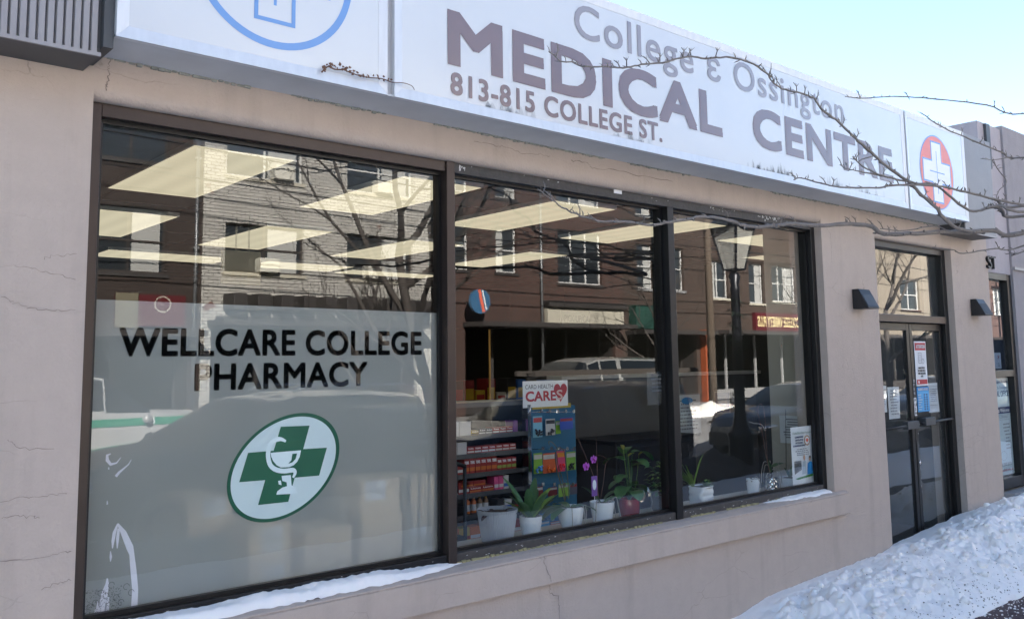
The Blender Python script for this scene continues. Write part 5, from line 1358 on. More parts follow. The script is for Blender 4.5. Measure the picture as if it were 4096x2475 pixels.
wv = []
for i in range(22):
    s = i/21; h = .001+.145*s; bul = .006*abs(sin(s*pi*3.5))
    for j in range(36):
        g = 2*pi*j/36; sq = .105/max(abs(cos(g)),abs(sin(g)))**.75*.72
        wv.append((c.x+(sq+bul)*cos(g+.12*sin(s*9)), PY_+(sq+bul)*.85*sin(g+.12*sin(s*9)), LZ+h))
mb.add(wv, [(i*36+j, i*36+(j+1)%36, (i+1)*36+(j+1)%36, (i+1)*36+j) for i in range(21) for j in range(36)]).build('pot', M_pot, t, True)
MB().lathe([(.08,.135),(.002,.142)], (c.x,PY_,LZ), 20).build('potting_bark', M_soil, t, True)
for k in range(46):
    ph = math.acos(1-rng.random()*.95); g = k*2.4; l = .035
    leaf_strip(MB(), (c.x+.045,PY_-.02,LZ+.14), (sin(ph)*cos(g),sin(ph)*sin(g),cos(ph)+.1), l+.02, .012, .3, 3, .4).build('leaf', M_leaf2 if k % 2 else M_leaf, t, True)
for k in range(30):
    g = rng.uniform(1.5,5); leaf_strip(MB(), (c.x-.06,PY_+.02,LZ+.13), (cos(g)*.8-.2,sin(g)*.3,1), rng.uniform(.12,.32), .014, rng.uniform(0,.8), 7, .2).build('leaf', M_leaf2, t, True)
c = Q(9,560,628,PY_)
t = plant('potted_plant', 'small plain white cylinder pot with a dried root', c.x, PY_)
pot_shape(t, c.x, PY_, prof(.042,.052,.135), M_pot, 32, .045, .122)
MB().tube(cat([(c.x,PY_,LZ+.12),(c.x-.02,PY_-.045,LZ+.16),(c.x+.012,PY_-.058,LZ+.10),(c.x-.004,PY_-.056,LZ+.04)],5), .0026, 6).build('air_root', M_root, t, True)
for k in range(5): leaf_strip(MB(), (c.x,PY_,LZ+.12), (cos(k*1.3),sin(k*1.3)*.5,.5), .07, .018, 1., 5).build('leaf', mat('wilted_leaf',(.05,.03,.035),.7,0,.4,20), t, True)
c = Q(9,690,578,PY_)
t = plant('potted_orchid', 'orchid with looping stem and wild roots in a silver textured pot', c.x, PY_)
mb = MB(); wv = []
for i in range(19):
    s = i/18; 
    for j in range(40):
        g = 2*pi*j/40; r = .056+.004*sin(g*6+ (3.14 if (i//3) % 2 else 0))*abs(sin(s*pi*6)); wv.append((c.x+r*cos(g), PY_+r*sin(g), LZ+.001+.118*s))
mb.add(wv, [(i*40+j, i*40+(j+1)%40, (i+1)*40+(j+1)%40, (i+1)*40+j) for i in range(18) for j in range(40)]).build('pot', M_chrome, t, True)
MB().lathe([(.05,.105),(.002,.118)], (c.x,PY_,LZ), 20).build('potting_bark', M_soil, t, True)
for pts in ([(9,670,440),(9,645,330),(9,625,200),(9,600,80),(9,590,20),(9,600,-20),(9,625,-10),(9,640,80),(9,645,200),(9,660,400)],[(9,640,160),(9,615,120),(9,560,110),(9,528,98)]):
    pp = cat([Q(n_,a_,b_,PY_) for n_, a_, b_ in pts], 5); MB().tube(pp, .0028, 6).build('flower_stem', mat('brown_stem',(.12,.06,.045),.7,0,.3,20) if len(pts) > 5 else M_root, t, True)
for k in range(8):
    g = k*.8; h0 = rng.uniform(.10,.2); pp = cat([(c.x+.01*cos(g),PY_+.01*sin(g),LZ+h0+.04),(c.x+.06*cos(g),PY_+.05*sin(g),LZ+h0+.05),(c.x+.085*cos(g),PY_+.07*sin(g),LZ+h0-.03),(c.x+.09*cos(g),PY_+.075*sin(g),LZ+max(.02,h0-.11))], 4)
    MB().tube(pp, .003, 6).build('air_root', M_root, t, True)
leaf_strip(MB(), (c.x+.02,PY_,LZ+.2), (.9,-.1,.35), .17, .075, .5, 8, .15).build('leaf', M_leaf, t, True)
leaf_strip(MB(), (c.x,PY_,LZ+.16), (-.2,.1,.9), .13, .05, .5, 8, .15).build('leaf', M_leaf, t, True)
c = Q(9,818,572,PY_)
t = plant('potted_plant', 'staked plant in a squat white bowl behind the clinic poster', c.x, PY_)
pot_shape(t, c.x, PY_, prof(.07,.095,.10,.006,.01), M_pot, 36, .08, .09)
for pts in ([(9,790,430),(9,788,200),(9,786,10)],[(9,880,300),(9,905,160),(9,938,22)]):
    pp = [Q(n_,a_,b_,PY_) for n_, a_, b_ in pts]; MB().tube(pp, .0026, 6).build('stake', M_blackplastic, t, True)
leaf_strip(MB(), (c.x,PY_,LZ+.09), (.45,-.1,.9), .17, .055, .5, 8, .2).build('leaf', M_leaf, t, True); leaf_strip(MB(), (c.x,PY_,LZ+.09), (-.3,.1,.9), .1, .04, .7, 8, .2).build('leaf', M_leaf, t, True)

# ================================================================== SNOW BANKS
def heightfield(name, x0, x1, y0, y1, nx, ny, fn, m, label):
    mb = MB(); vs = []
    for i in range(nx+1):
        for j in range(ny+1):
            x = x0+(x1-x0)*i/nx; y = y0+(y1-y0)*j/ny; vs.append(fn(x,y))
    mb.add(vs, [(i*(ny+1)+j, (i+1)*(ny+1)+j, (i+1)*(ny+1)+j+1, i*(ny+1)+j+1) for i in range(nx) for j in range(ny)])
    return tag(mb.build(name, m, None, True), label, 'snow', None, 'stuff')
def lerp(x, tab):
    for (a, va), (b, vb) in zip(tab[:-1], tab[1:]):
        if x <= b: return va+(vb-va)*max(0,(x-a)/(b-a))
    return tab[-1][1]
RIDGE = [(-5,.04),(4.95,.03),(5.35,.08),(5.65,.155),(6.3,.195),(7.2,.225),(8.0,.305),(8.9,.40),(10.5,.47),(12,.45),(14,.40)]
def chunk(x, y, s, seed):
    """blocky lumps: cell noise with tilted tops"""
    p = Vector((x*s, y*s, seed)); d, pts = noise.voronoi(p)
    c = pts[0]; h = noise.cell(Vector((c.x*3.1, c.y*3.1, seed)))
    t = (p.x-c.x)*noise.cell(Vector((c.x*5+9, c.y*5, 2)))+(p.y-c.y)*noise.cell(Vector((c.x*5, c.y*5+7, 4)))
    return (h*.6+t*.8)*min(1, (d[1]-d[0])*3.5)
def bank(x, y):
    r = lerp(x, RIDGE); e = -1.03+.07*noise.noise((x*1.7,3,1))+.03*noise.noise((x*6,3,1))
    yr = -.44+.05*noise.noise((x*1.1,8,0))
    if y < yr: s = max(0, (y-e)/(yr-e)); prof_ = (s**.62)
    else: prof_ = 1-.28*((y-yr)/(0.05-yr))**1.4
    h = r*prof_
    amp = min(1, h/.12)
    mk = min(1, max(.12, .5+1.6*noise.noise((x*1.3,y*1.9,7)))); n_ = .030*noise.noise((x*4.2,y*4.2,0))+mk*(.14*amp*chunk(x,y,4.2,1.0)*.8+.062*amp*chunk(x+3,y,9.5,2.0)+.026*chunk(x,y+5,22,5.0)*amp)+.012*noise.noise((x*30,y*30,2))
    if y > -.25: n_ *= max(.25, (-y)/.25)
    z = h+n_*amp
    if y <= e+.004: z = -.03
    return (x, y, max(z, -.03))
tag(heightfield('snow_verge', -5, 3.4, -1.16, .0, 220, 24, bank, M_snow, 'low snow along the foot of the shop wall'), None, None, None, 'stuff')
heightfield('snow_bank', 3.4, 13.5, -1.16, .055, 760, 104, bank, snow_mat('snow_bank_mat', .85, (.36,.30,.24)), 'ploughed bank of lumpy white snow along the shop front and doors')
# loose crumbs of snow on the pavers and scattered lumps on the bank
cr = MB()
def lump(mb, c, r, rg):
    ang = [rg.uniform(.6,1.2) for _ in range(12)]; vs = []
    t_ = (1+5**.5)/2
    ico = [(-1,t_,0),(1,t_,0),(-1,-t_,0),(1,-t_,0),(0,-1,t_),(0,1,t_),(0,-1,-t_),(0,1,-t_),(t_,0,-1),(t_,0,1),(-t_,0,-1),(-t_,0,1)]
    fc = [(0,11,5),(0,5,1),(0,1,7),(0,7,10),(0,10,11),(1,5,9),(5,11,4),(11,10,2),(10,7,6),(7,1,8),(3,9,4),(3,4,2),(3,2,6),(3,6,8),(3,8,9),(4,9,5),(2,4,11),(6,2,10),(8,6,7),(9,8,1)]
    mb.add([(c[0]+p[0]*r*k/1.9, c[1]+p[1]*r*k/1.9, c[2]+p[2]*r*k/1.9*.8) for p, k in zip(ico, ang)], fc)
rg = random.Random(21)
for _ in range(900):
    x = rg.uniform(5,10.5); y = -1.0-abs(rg.gauss(0,.16)); lump(cr, (x,y,.002), rg.choice((.003,.004,.006,.010)), rg)
tag(cr.build('snow_crumbs', M_snow_clean), 'loose snow crumbs scattered on the dark pavers', 'snow', None, 'stuff')
lm = MB()
for _ in range(520):
    x = rg.uniform(4.6,11.5); y = rg.uniform(-.98,-.12); z = bank(x,y)[2]; lump(lm, (x,y,z), rg.choice((.010,.014,.02,.03,.042)), rg)
tag(lm.build('snow_lumps', M_snow_clean, None, True), 'loose lumps of snow lying on the bank by the doors', 'snow', None, 'stuff')
def path_snow(x, y):
    lim = -2.15 if x > 5 else (-1.0 if x < 4.3 else -1.0-1.15*(x-4.3)/.7)  # reaches nearer the wall out of view, added to bounce light onto it
    e = min(1, max(0, (y+4.4)/.25))*min(1, max(0, (lim+.12*noise.noise((x*1.3,4,2))-y)/.2))
    return (x, y, -.02+e*(.045+.03*noise.noise((x*2.2,y*2.2,6))+.02*noise.noise((x*9,y*9,3))))
heightfield('trodden_snow', -8, 20, -4.4, -.95, 240, 36, path_snow, M_snow, 'trodden snow on the pavement seen mirrored in the doors')
gt = MB()
for _ in range(900):
    x = rg.uniform(5,11.5); y = -1.0+abs(rg.gauss(0,.14))-.03; z = bank(x,y)[2]
    if z > -.02: lump(gt, (x,y,z), rg.choice((.003,.004,.005,.008)), rg)
for _ in range(260):
    x = rg.uniform(5.2,11.5); y = rg.uniform(-.95,-.1); lump(gt, (x,y,bank(x,y)[2]), rg.choice((.003,.004,.006)), rg)
tag(gt.build('snow_grit', mat('road_grit', (.20,.165,.13), .95, 0, .5, 30)), 'brown grit strewn over the foot of the snow bank', 'grit', None, 'stuff')
M_snowd = mat('shade_darkened_slush', (.085,.075,.07), .85, 0, .8, 3, .8, 14)  # dirty snow, darkened further to stand in for shade at the kerb
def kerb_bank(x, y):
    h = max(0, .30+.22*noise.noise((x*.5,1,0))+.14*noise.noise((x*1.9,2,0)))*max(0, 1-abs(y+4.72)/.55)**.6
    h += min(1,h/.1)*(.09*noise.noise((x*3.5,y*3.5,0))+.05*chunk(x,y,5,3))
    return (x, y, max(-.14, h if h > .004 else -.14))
heightfield('kerb_snow', -6, 34, -5.3, -4.15, 600, 20, kerb_bank, M_snowd, 'dirty, shade-darkened heap of snow along the near kerb seen mirrored in the glass')
def far_bank(x, y):
    h = max(0, .18+.14*noise.noise((x*.4,9,0)))*max(0, 1-abs(y+15.5)/.6)**.6; h += min(1,h/.1)*.12*noise.noise((x*2.5,y*2.5,3))
    return (x, y, max(-.14, h if h > .004 else -.14))
heightfield('far_snow', -14, 60, -16.1, -14.9, 300, 12, far_bank, M_snow, 'snow heap along the far kerb seen mirrored in the glass')

# ================================================================== BUILDINGS ACROSS THE STREET (seen in the glass)
K = 23.8/20.3; FYO = -20.0
def kx(x): return x*K
def kz(z): return 1.8+(z-1.8)*K
M_wf = mat('window_frame_white', (.55,.55,.53), .5, 0, .08)
M_wfd = mat('window_frame_dark', (.05,.04,.035), .5, 0, .1)
M_pane = mat('far_window_glass', (.03,.035,.04), .05, 0, .2, 1, spec=.8)
M_curt = mat('curtain', (.38,.38,.36), .8, 0, .2, 8, stretch=(6,1,.4))
def opp_building(name, label, x0, x1, ztop, m, wins, shop, shopm, trimm):
    t = thing(name, label, 'building', ((x0+x1)/2, FYO, 0))
    xs_ = sorted({x0, x1}|{w_[0] for w_ in wins}|{w_[1] for w_ in wins}|{shop[0],shop[1]}); zs_ = sorted({0., ztop}|{w_[2] for w_ in wins}|{w_[3] for w_ in wins}|{shop[2],shop[3]})
    mb = MB()
    holes = wins+[shop]
    for a, b in zip(xs_[:-1], xs_[1:]):
        for c, d in zip(zs_[:-1], zs_[1:]):
            cx_, cz_ = (a+b)/2, (c+d)/2
            if any(h[0] < cx_ < h[1] and h[2] < cz_ < h[3] for h in holes): continue
            mb.quad((b,FYO,c),(a,FYO,c),(a,FYO,d),(b,FYO,d))
    for h in holes:
        a, b, c, d = h[:4]; y2 = FYO-.16
        mb.quad((a,FYO,c),(a,y2,c),(a,y2,d),(a,FYO,d)); mb.quad((b,FYO,d),(b,y2,d),(b,y2,c),(b,FYO,c)); mb.quad((a,FYO,d),(a,y2,d),(b,y2,d),(b,FYO,d)); mb.quad((a,FYO,c),(b,FYO,c),(b,y2,c),(a,y2,c))
    mb.box(x0, x1, FYO-9, FYO-.9, 0, ztop-.1); mb.quad((x0,FYO,ztop),(x0,FYO-9,ztop),(x1,FYO-9,ztop),(x1,FYO,ztop))
    mb.quad((x0,FYO-9,0),(x0,FYO-9,ztop),(x0,FYO,ztop),(x0,FYO,0)); mb.quad((x1,FYO,0),(x1,FYO,ztop),(x1,FYO-9,ztop),(x1,FYO-9,0))
    mb.build('wall', m, t)
    MB().box(x0-.03,x1+.03,FYO-.3,FYO+.18,ztop,ztop+.22).build('cornice', trimm, t, bevel=.02)
    for h in wins:
        a, b, c, d = h[:4]; nsp = h[4] if len(h) > 4 else 2; y2 = FYO-.12; fm = h[5] if len(h) > 5 else M_wf
        wo_ = MB()
        f = .06; wo_.box(a,a+f,y2-.05,y2,c,d).box(b-f,b,y2-.05,y2,c,d).box(a+f,b-f,y2-.05,y2,c,c+f).box(a+f,b-f,y2-.05,y2,d-f,d)
        for k in range(1,nsp): xx = a+(b-a)*k/nsp; wo_.box(xx-.03,xx+.03,y2-.05,y2,c+f,d-f)
        wo_.box(a+f,b-f,y2-.049,y2-.001,(c+d)/2-.025,(c+d)/2+.025)
        win_o = wo_.build('window', fm, t)
        MB().quad((b,y2-.04,c),(a,y2-.04,c),(a,y2-.04,d),(b,y2-.04,d)).build('pane', M_pane, win_o)
        MB().box(a-.06,b+.06,FYO-.1,FYO+.06,c-.1,c-.002).build('sill', trimm, win_o)
        if rng.random() < .75: 
            s_ = rng.choice((0,1)); xx0 = a+f if s_ else a+(b-a)*.55; MB().quad((xx0+(b-a)*.38,y2-.037,c+f),(xx0,y2-.037,c+f),(xx0,y2-.037,d-f),(xx0+(b-a)*.38,y2-.037,d-f)).build('curtain', M_curt, win_o)
    a, b, c, d = shop[:4]
    so = MB(); y2 = FYO-.85
    MB().box(a-.1,b+.1,FYO+.002,FYO+1.1,d-.02,d+.14).build('canopy', M_trimd, t)
    MB().quad((a,FYO-.155,c),(a,y2,c),(a,y2,d),(a,FYO-.155,d)).quad((b,y2,c),(b,FYO-.155,c),(b,FYO-.155,d),(b,y2,d)).quad((a,FYO-.155,d),(a,y2,d),(b,y2,d),(b,FYO-.155,d)).build('shop_recess', shopm, t)
    so.box(a,b,y2-.1,y2,c,c+.45)
    for k in range(5): xx = a+(b-a)*k/4; so.box(max(a,xx-.06),min(b,xx+.06),y2-.09,y2+.03,c+.45,d)
    sho = so.build('shopfront', shopm, t)
    MB().quad((b,y2-.05,c+.45),(a,y2-.05,c+.45),(a,y2-.05,d),(b,y2-.05,d)).build('shop_pane', M_pane, sho)
    return t
M_wbrick = brick_mat('white_painted_brick', (.50,.48,.43), (.43,.41,.37), (.10,.09,.08), .26, .095, .6, (.16,.07,.05))
M_dbrick = brick_mat('dark_brown_brick', (.04,.024,.019), (.05,.03,.022), (.025,.022,.02), .24, .088)
M_rbrick = brick_mat('red_brick', (.085,.035,.024), (.065,.03,.022), (.05,.045,.04), .24, .088)
M_bbrick = brick_mat('brown_brick', (.075,.043,.03), (.06,.036,.026), (.04,.035,.03), .24, .088)
M_tan = stucco('tan_stucco', (.22,.19,.15), .3, .2)
M_trimd = mat('dark_trim', (.04,.035,.033), .6, 0, .2)
M_trimc = mat('cream_trim', (.45,.42,.34), .6, 0, .15)
M_trimg = mat('grey_trim', (.25,.25,.25), .6, 0, .15)
def Wn(x0,x1,z0,z1,*r): return (kx(x0),kx(x1),kz(z0),kz(z1))+r
opp_building('brick_house', 'dark brick building mirrored at the far left of the window', -16, kx(8.18), 10.2, M_dbrick, [Wn(5.72,7.36,3.9,5.36,2,M_wfd),Wn(5.72,7.36,6.45,7.9,2,M_wfd),Wn(1.5,3.2,3.9,5.36,2,M_wfd),Wn(-3,-1.2,3.9,5.36,2,M_wfd)], (kx(2.2),kx(7.9),.0,2.6), M_trimd, M_trimd)
ob = opp_building('brick_house', 'white painted brick building mirrored in the left pane', kx(8.2), kx(15.4), 9.9, M_wbrick, [Wn(8.75,10.83,4.05,5.24,2,M_wfd),Wn(12.08,14.18,4.05,5.26,2,M_wfd),Wn(8.75,10.78,6.4,7.6,2,M_wf),Wn(12.08,14.18,6.4,7.6,2,M_wf)], (kx(8.44),kx(14.3),.0,kz(2.75)), M_trimd, M_trimc)
for k in range(10):                                       # brackets of a missing cornice, casting slanting shadows
    xx = kx(8.72+k*.60); MB().box(xx,xx+.38,FYO,FYO+.75,kz(3.12),kz(3.5)).build('bracket', M_trimd, ob, bevel=.02)
MB().box(kx(8.55),kx(14.4),FYO,FYO+.14,kz(2.78),kz(2.98)).build('sign_beam', M_trimd, ob)
for (xw, zw) in ((9.55,4.05),(9.9,6.4),(12.6,4.05),(12.9,6.4)):
    MB().box(kx(xw),kx(xw)+.6,FYO-.1,FYO+.28,kz(zw)+.02,kz(zw)+.42).build('air_conditioner', mat('aircon_white',(.62,.60,.52),.6,0,.06), ob, bevel=.02)
opp_building('brick_house', 'red brick building mirrored in the middle pane', kx(15.4), kx(22.8), 10.4, M_rbrick, [Wn(15.5,16.15,4.5,5.9,1),Wn(17.2,18.05,4.5,5.9,1),Wn(19.8,21.83,4.3,6.05,3),Wn(15.5,16.15,6.8,8,1),Wn(17.2,18.05,6.8,8,1),Wn(19.8,21.83,6.9,8.3,3)], (kx(16),kx(22.4),.0,kz(2.85)), M_trimd, M_trimd)
opp_building('brick_house', 'brown brick building with green awning mirrored by the slim mullion', kx(22.8), kx(27), 9.6, M_bbrick, [Wn(23.6,24.45,4.3,5.86,1),Wn(25.3,26.2,4.3,5.86,1),Wn(23.6,24.45,6.9,8.2,1)], (kx(23),kx(26.8),.0,kz(2.7)), M_trimd, M_trimg)
opp_building('brick_house', 'brown shop building with red name board mirrored in the right pane', kx(27), kx(36), 9.3, M_bbrick, [Wn(27.7,28.92,4.12,5.55,2),Wn(30.3,31.3,4.0,5.6,1),Wn(31.9,33.68,4.12,5.6,3)], (kx(27.6),kx(35.5),.0,kz(2.75)), M_trimg, M_trimc)
opp_building('brick_house', 'tan plaster building mirrored in the door transom', kx(36.05), kx(52), 8.8, M_tan, [Wn(38,40,4.1,5.6,2),Wn(43,45,4.1,5.6,2)], (kx(37),kx(50),.0,kz(2.7)), M_trimd, M_rbrick)
opp_building('brick_house', 'red brick corner block mirrored at the right edge of the doors', kx(52.1), kx(75), 11, M_rbrick, [Wn(54+4*k,56+4*k,4.1,5.6,2) for k in range(5)], (kx(53),kx(74),.0,kz(2.7)), M_trimd, M_trimd)
def opp_sign(name, label, x0, x1, z0, z1, m, text=None, tm=None, depth=.2):
    t = thing(name, label, 'sign', ((x0+x1)/2, FYO+depth, z0)); MB().box(x0,x1,FYO+.005,FYO+depth,z0,z1).build('board', m, t, bevel=.01)
    if text: mb = MB(); text_into(mb, text, x0+.15, x1-.15, z0+(z1-z0)*.25, z1-(z1-z0)*.2, FYO+depth+.004, .02, 1.0, True); mb.build('lettering', tm, t)
    return t
opp_sign('shop_sign', 'dark red name board with cream letters mirrored in the right pane', kx(30.4), kx(33.65), kz(2.88), kz(3.62), mat('dark_red_board',(.10,.012,.018),.4,0,.1), 'COLLEGE VARIETY PLUS', mat('cream_letters',(.75,.62,.32),.5,0,.05))
t = opp_sign('shop_sign', 'red sign with round emblem mirrored above the frosted film', kx(6.25), kx(7.77), kz(2.7), kz(3.41), mat('red_board',(.10,.012,.016),.4,0,.1))
disc(MB(), kx(7.25), kz(3.2), .22, .22, FYO+.204, 24, .85).build('emblem', M_trimc, t); MB().box(kx(6.22),kx(6.7),FYO+.206,FYO+.26,kz(2.66),kz(3.43)).build('cup_panel', mat('cup_cream',(.17,.15,.10),.5,0,.1), t)
opp_sign('shop_sign', 'green awning board mirrored beside the slim mullion', kx(23.1), kx(24.6), kz(2.87), kz(3.68), mat('green_board',(.015,.06,.045),.5,0,.1), None, None, .4)
t = thing('cornice_board', 'cream shopfront cornice mirrored in the middle pane', 'sign', (kx(20.9),FYO+.3,kz(2.9)))
MB().box(kx(19.15),kx(22.65),FYO+.005,FYO+.22,kz(2.9),kz(3.5)).build('board', M_trimc, t, bevel=.02); MB().box(kx(19.1),kx(22.7),FYO+.005,FYO+.4,kz(3.501),kz(3.7)).build('moulding', M_trimd, t, bevel=.03)
t = thing('round_sign', 'round blue and red striped sign mirrored beside the bronze mullion', 'sign', (kx(16.03),FYO+.8,kz(3.25)))
MB().lathe([(.001,0),(.42,0),(.42,.12),(.001,.12)], (kx(16.03),FYO+.7,kz(3.54)), 32, 'y').build('drum', mat('sign_sky_blue',(.05,.14,.26),.4,0,.08), t)
mb = MB(); ribbon(mb, [(kx(16.03)+.14,kz(3.54)-.36),(kx(16.03)-.06,kz(3.54)+.40)], .13, FYO+.826); mb.build('red_stripe', M_red, t)
mb = MB(); ribbon(mb, [(kx(16.03)+.26,kz(3.54)-.28),(kx(16.03)+.08,kz(3.54)+.38)], .06, FYO+.826); mb.build('white_stripe', M_white, t)
MB().tube([(kx(16.03),FYO,kz(3.54)),(kx(16.03),FYO+.7,kz(3.54))], .03, 8).build('bracket', M_trimd, t)
t = thing('orange_post', 'bright orange shopfront post mirrored in the right pane', 'post', (kx(27.2),FYO+.3,0)); MB().box(kx(27.0),kx(27.4),FYO+.01,FYO+.3,0,kz(2.9)).build('post', mat('orange_paint',(.30,.07,.025),.5,0,.1), t, bevel=.01)
for (xp, z0p, z1p, lb) in ((8.02,0.1,9,'pale downpipe mirrored between the dark and the white brick buildings'),(19.02,.1,9.5,'pale downpipe mirrored in the middle pane')):
    t = thing('downpipe', lb, 'pipe', (kx(xp),FYO+.06,0)); MB().tube([(kx(xp),FYO+.07,z0p),(kx(xp),FYO+.07,z1p)], .055, 10).build('pipe', mat('galvanised',(.16,.165,.17),.4,.5,.1), t, True)
    for zz in (2.5,5,7.5): MB().box(kx(xp)-.08,kx(xp)+.08,FYO+.001,FYO+.12,zz,zz+.05).build('clip', M_trimg, t)

rb = thing('shade_block', 'unseen grey block added behind the shop row to shade the near street', 'building', (10,25,0))  # added block, hidden behind the sign, that shades the near kerb and cars
MB().box(-40,70,20,30,-.2,15.6).build('wall', M_trimg, rb)
for k in range(18):
    for j in range(4): MB().box(-36+k*6,-33.6+k*6,19.94,19.999,2+j*3.4,3.8+j*3.4).build('window', M_pane, rb)

# ---- overhead wires and their poles ---------------------------------
for k, (yw, zw, sag) in enumerate(((-16.2,8.6,.3),(-16.0,8.2,.35),(-15.9,6.9,.4),(-16.1,6.2,.3),(-9.5,6.3,.25))):
    t = thing('overhead_wire', ('topmost','second','third','fourth','middle of the road')[k]+' overhead wire along the far side of the street', 'wire', (0,yw,zw), 'overhead wires')
    MB().tube([(-30+i*4, yw, zw-sag*(1-((i%9)/4.5-1)**2)) for i in range(28)], .02, 5).build('cable', M_blackplastic, t, True)
for k, xp in enumerate((-8, 27, 62)):
    t = thing('utility_pole', ('left','middle','right')[k]+' wooden utility pole on the far pavement', 'pole', (xp,-15.95,0), 'utility poles on the far pavement')
    MB().tube([(xp,-15.95,-.1),(xp,-15.95,9.4)], [.16,.11], 12).build('shaft', mat('pole_wood',(.10,.075,.055),.9,0,.3,10,.4,40), t, True); MB().box(xp-.9,xp+.9,-16.0,-15.9,8.5,8.62).build('crossarm', M_trimd, t)

# ================================================================== CARS
def car(name, label, xf, yc, d, L_, body_col, stations, wid, wheel_x, rw, extras=None, rough=.25):
    """xf: x of the nose, d: +1 nose to +x / -1 nose to -x; stations: (s, zlow, zbelt, ztop, glazed)"""
    t = thing(name, label, 'car', (xf-d*L_/2, yc, -.13)); G = -.13
    M_b = mat('car_paint_'+name, body_col, rough, .3, .04, 2, coat=1., ior=1.5)
    rings = []; n = len(stations)
    for (s, zl, zb, zt, g) in stations:
        X = xf-d*s; e = min(1, .62+.38*min(s, L_-s)/.5) if min(s, L_-s) < .5 else 1.; w_ = wid/2*e
        wr = w_*(.80 if g else .90)
        half = [(w_*.92,zl),(w_,zl+.14),(w_*1.01,(zl+zb)/2+.05),(w_*.985,zb),(wr,zt-.055 if g else zt-.02),(wr*.66,zt-.008),(0,zt)]
        rings.append([(X,yc+a,G+z) for a, z in half]+[(X,yc-a,G+z) for a, z in half[-2::-1]])
    k = len(rings[0]); body = MB(); side = []; ws = MB()
    for ring in rings: body.v += ring
    for i in range(n-1):
        gi, gj = stations[i][4], stations[i+1][4]
        for j in range(k-1):
            q = (i*k+j, (i+1)*k+j, (i+1)*k+j+1, i*k+j+1)
            if d < 0: q = q[::-1]
            body.f.append(q)
            pts = [Vector(body.v[m_]) for m_ in q]; nrm = (pts[1]-pts[0]).cross(pts[2]-pts[0])
            if gi and gj and j in (3,k-5): side.append((pts, nrm))
            if gi != gj and j in (3,4,5,6,7,8): ws.add([p_+nrm.normalized()*.006 for p_ in pts], [(0,1,2,3)])
    body.f.append(tuple(range(k))); body.f.append(tuple((n-1)*k+j for j in range(k))[::-1])
    bo = body.build('body', M_b, t); smooth_angle(bo, 38)
    if ws.v: ws.build('windscreen', M_carglass, t, True)
    for pts, nrm in side:
        c_ = sum(pts, Vector())/4; nn = nrm.normalized()*.008
        MB().add([c_+(p_-c_)*.88+nn for p_ in pts], [(0,1,2,3)]).build('side_window', M_carglass, t)
    for wx in wheel_x:
        for sg in (1,-1):
            X = xf-d*wx; yw = yc+sg*(wid/2-.10)
            ar = MB().lathe([(rw*1.16,0),(rw*1.16,.012),(.01,.012)], (X,yc+sg*(wid/2+.004)-(.012 if sg<0 else 0),G+rw*1.02), 28, 'y').build('wheel_arch', M_blackplastic, t)
            ty_ = MB().lathe([(rw*.62,-.1),(rw*.95,-.11),(rw,-.08),(rw,.08),(rw*.95,.11),(rw*.62,.1)], (X,yw+sg*.03,G+rw), 28, 'y', False).build('wheel', M_rubber, t, True)
            MB().lathe([(.02,sg*.10),(rw*.5,sg*.085),(rw*.64,sg*.10)], (X,yw+sg*.03,G+rw), 20, 'y').build('rim', M_chrome, ty_, True)
    zb1 = stations[1][2]
    for sg in (1,-1):
        X = xf-d*.16; MB().tube([(X+d*.10,yc+sg*wid*.28,G+zb1-.10),(X-d*.12,yc+sg*wid*.43,G+zb1-.07)], [.06,.07], 8).build('headlight', M_chrome, t, True)
        X = xf-d*1.45; MB().tube([(X,yc+sg*(wid/2-.02),G+1.02),(X,yc+sg*(wid/2+.16),G+1.06)], [.05,.085], 8).build('mirror', M_b, t, True)
    MB().box(min(xf-d*.02,xf+d*.03),max(xf-d*.02,xf+d*.03),yc-wid*.32,yc+wid*.32,G+.28,G+.52).build('grille', M_blackplastic, t)
    return t
ST_SUV = [(0,.32,.62,.70,0),(.12,.25,.80,.90,0),(.55,.22,.93,1.00,0),(1.25,.22,1.02,1.08,0),(2.05,.22,1.04,1.54,1),(2.5,.22,1.05,1.62,1),(3.4,.22,1.06,1.62,1),(4.2,.24,1.06,1.56,1),(4.6,.28,1.04,1.10,0),(4.72,.34,.8,.9,0)]
c1 = car('parked_hatchback', 'grey parked car mirrored in the lower part of the frosted pane', 2.5, -6.25, -1, 4.72, (.07,.072,.075), ST_SUV, 1.82, (.95,3.75), .34)
for sg in (1,-1): MB().tube([(5.0,-6.25+sg*.62,1.49),(5.15,-6.25+sg*.62,1.545),(6.55,-6.25+sg*.62,1.545),(6.7,-6.25+sg*.62,1.48)], .02, 8).build('roof_rail', M_chrome, c1, True)
c2 = car('parked_van', 'dark blue parked van with a roof ladder mirrored in the middle pane', 7.7, -6.3, -1, 4.9, (.045,.055,.08), [(0,.30,.60,.66,0),(.12,.24,.78,.86,0),(.5,.22,.90,.96,0),(1.05,.22,1.00,1.06,0),(2.0,.22,1.02,1.55,1),(2.4,.22,1.03,1.60,1),(3.6,.22,1.04,1.60,1),(4.6,.24,1.04,1.56,1),(4.85,.28,1.0,1.15,0),(4.9,.34,.8,.9,0)], 1.85, (.9,3.9), .34)
ldr = thing('roof_ladder', 'dark wooden ladder lying on the roof of the mirrored dark van', 'ladder', (11,-6.3,1.5))
for sg in (.0,.42): MB().box(9.2,13.2,-6.5+sg,-6.44+sg,1.58,1.66).build('rail', M_bark_shaded, ldr)
for k in range(12): MB().tube([(9.4+k*.33,-6.47,1.62),(9.4+k*.33,-6.05,1.62)], .014, 6).build('rung', M_bark_shaded, ldr)
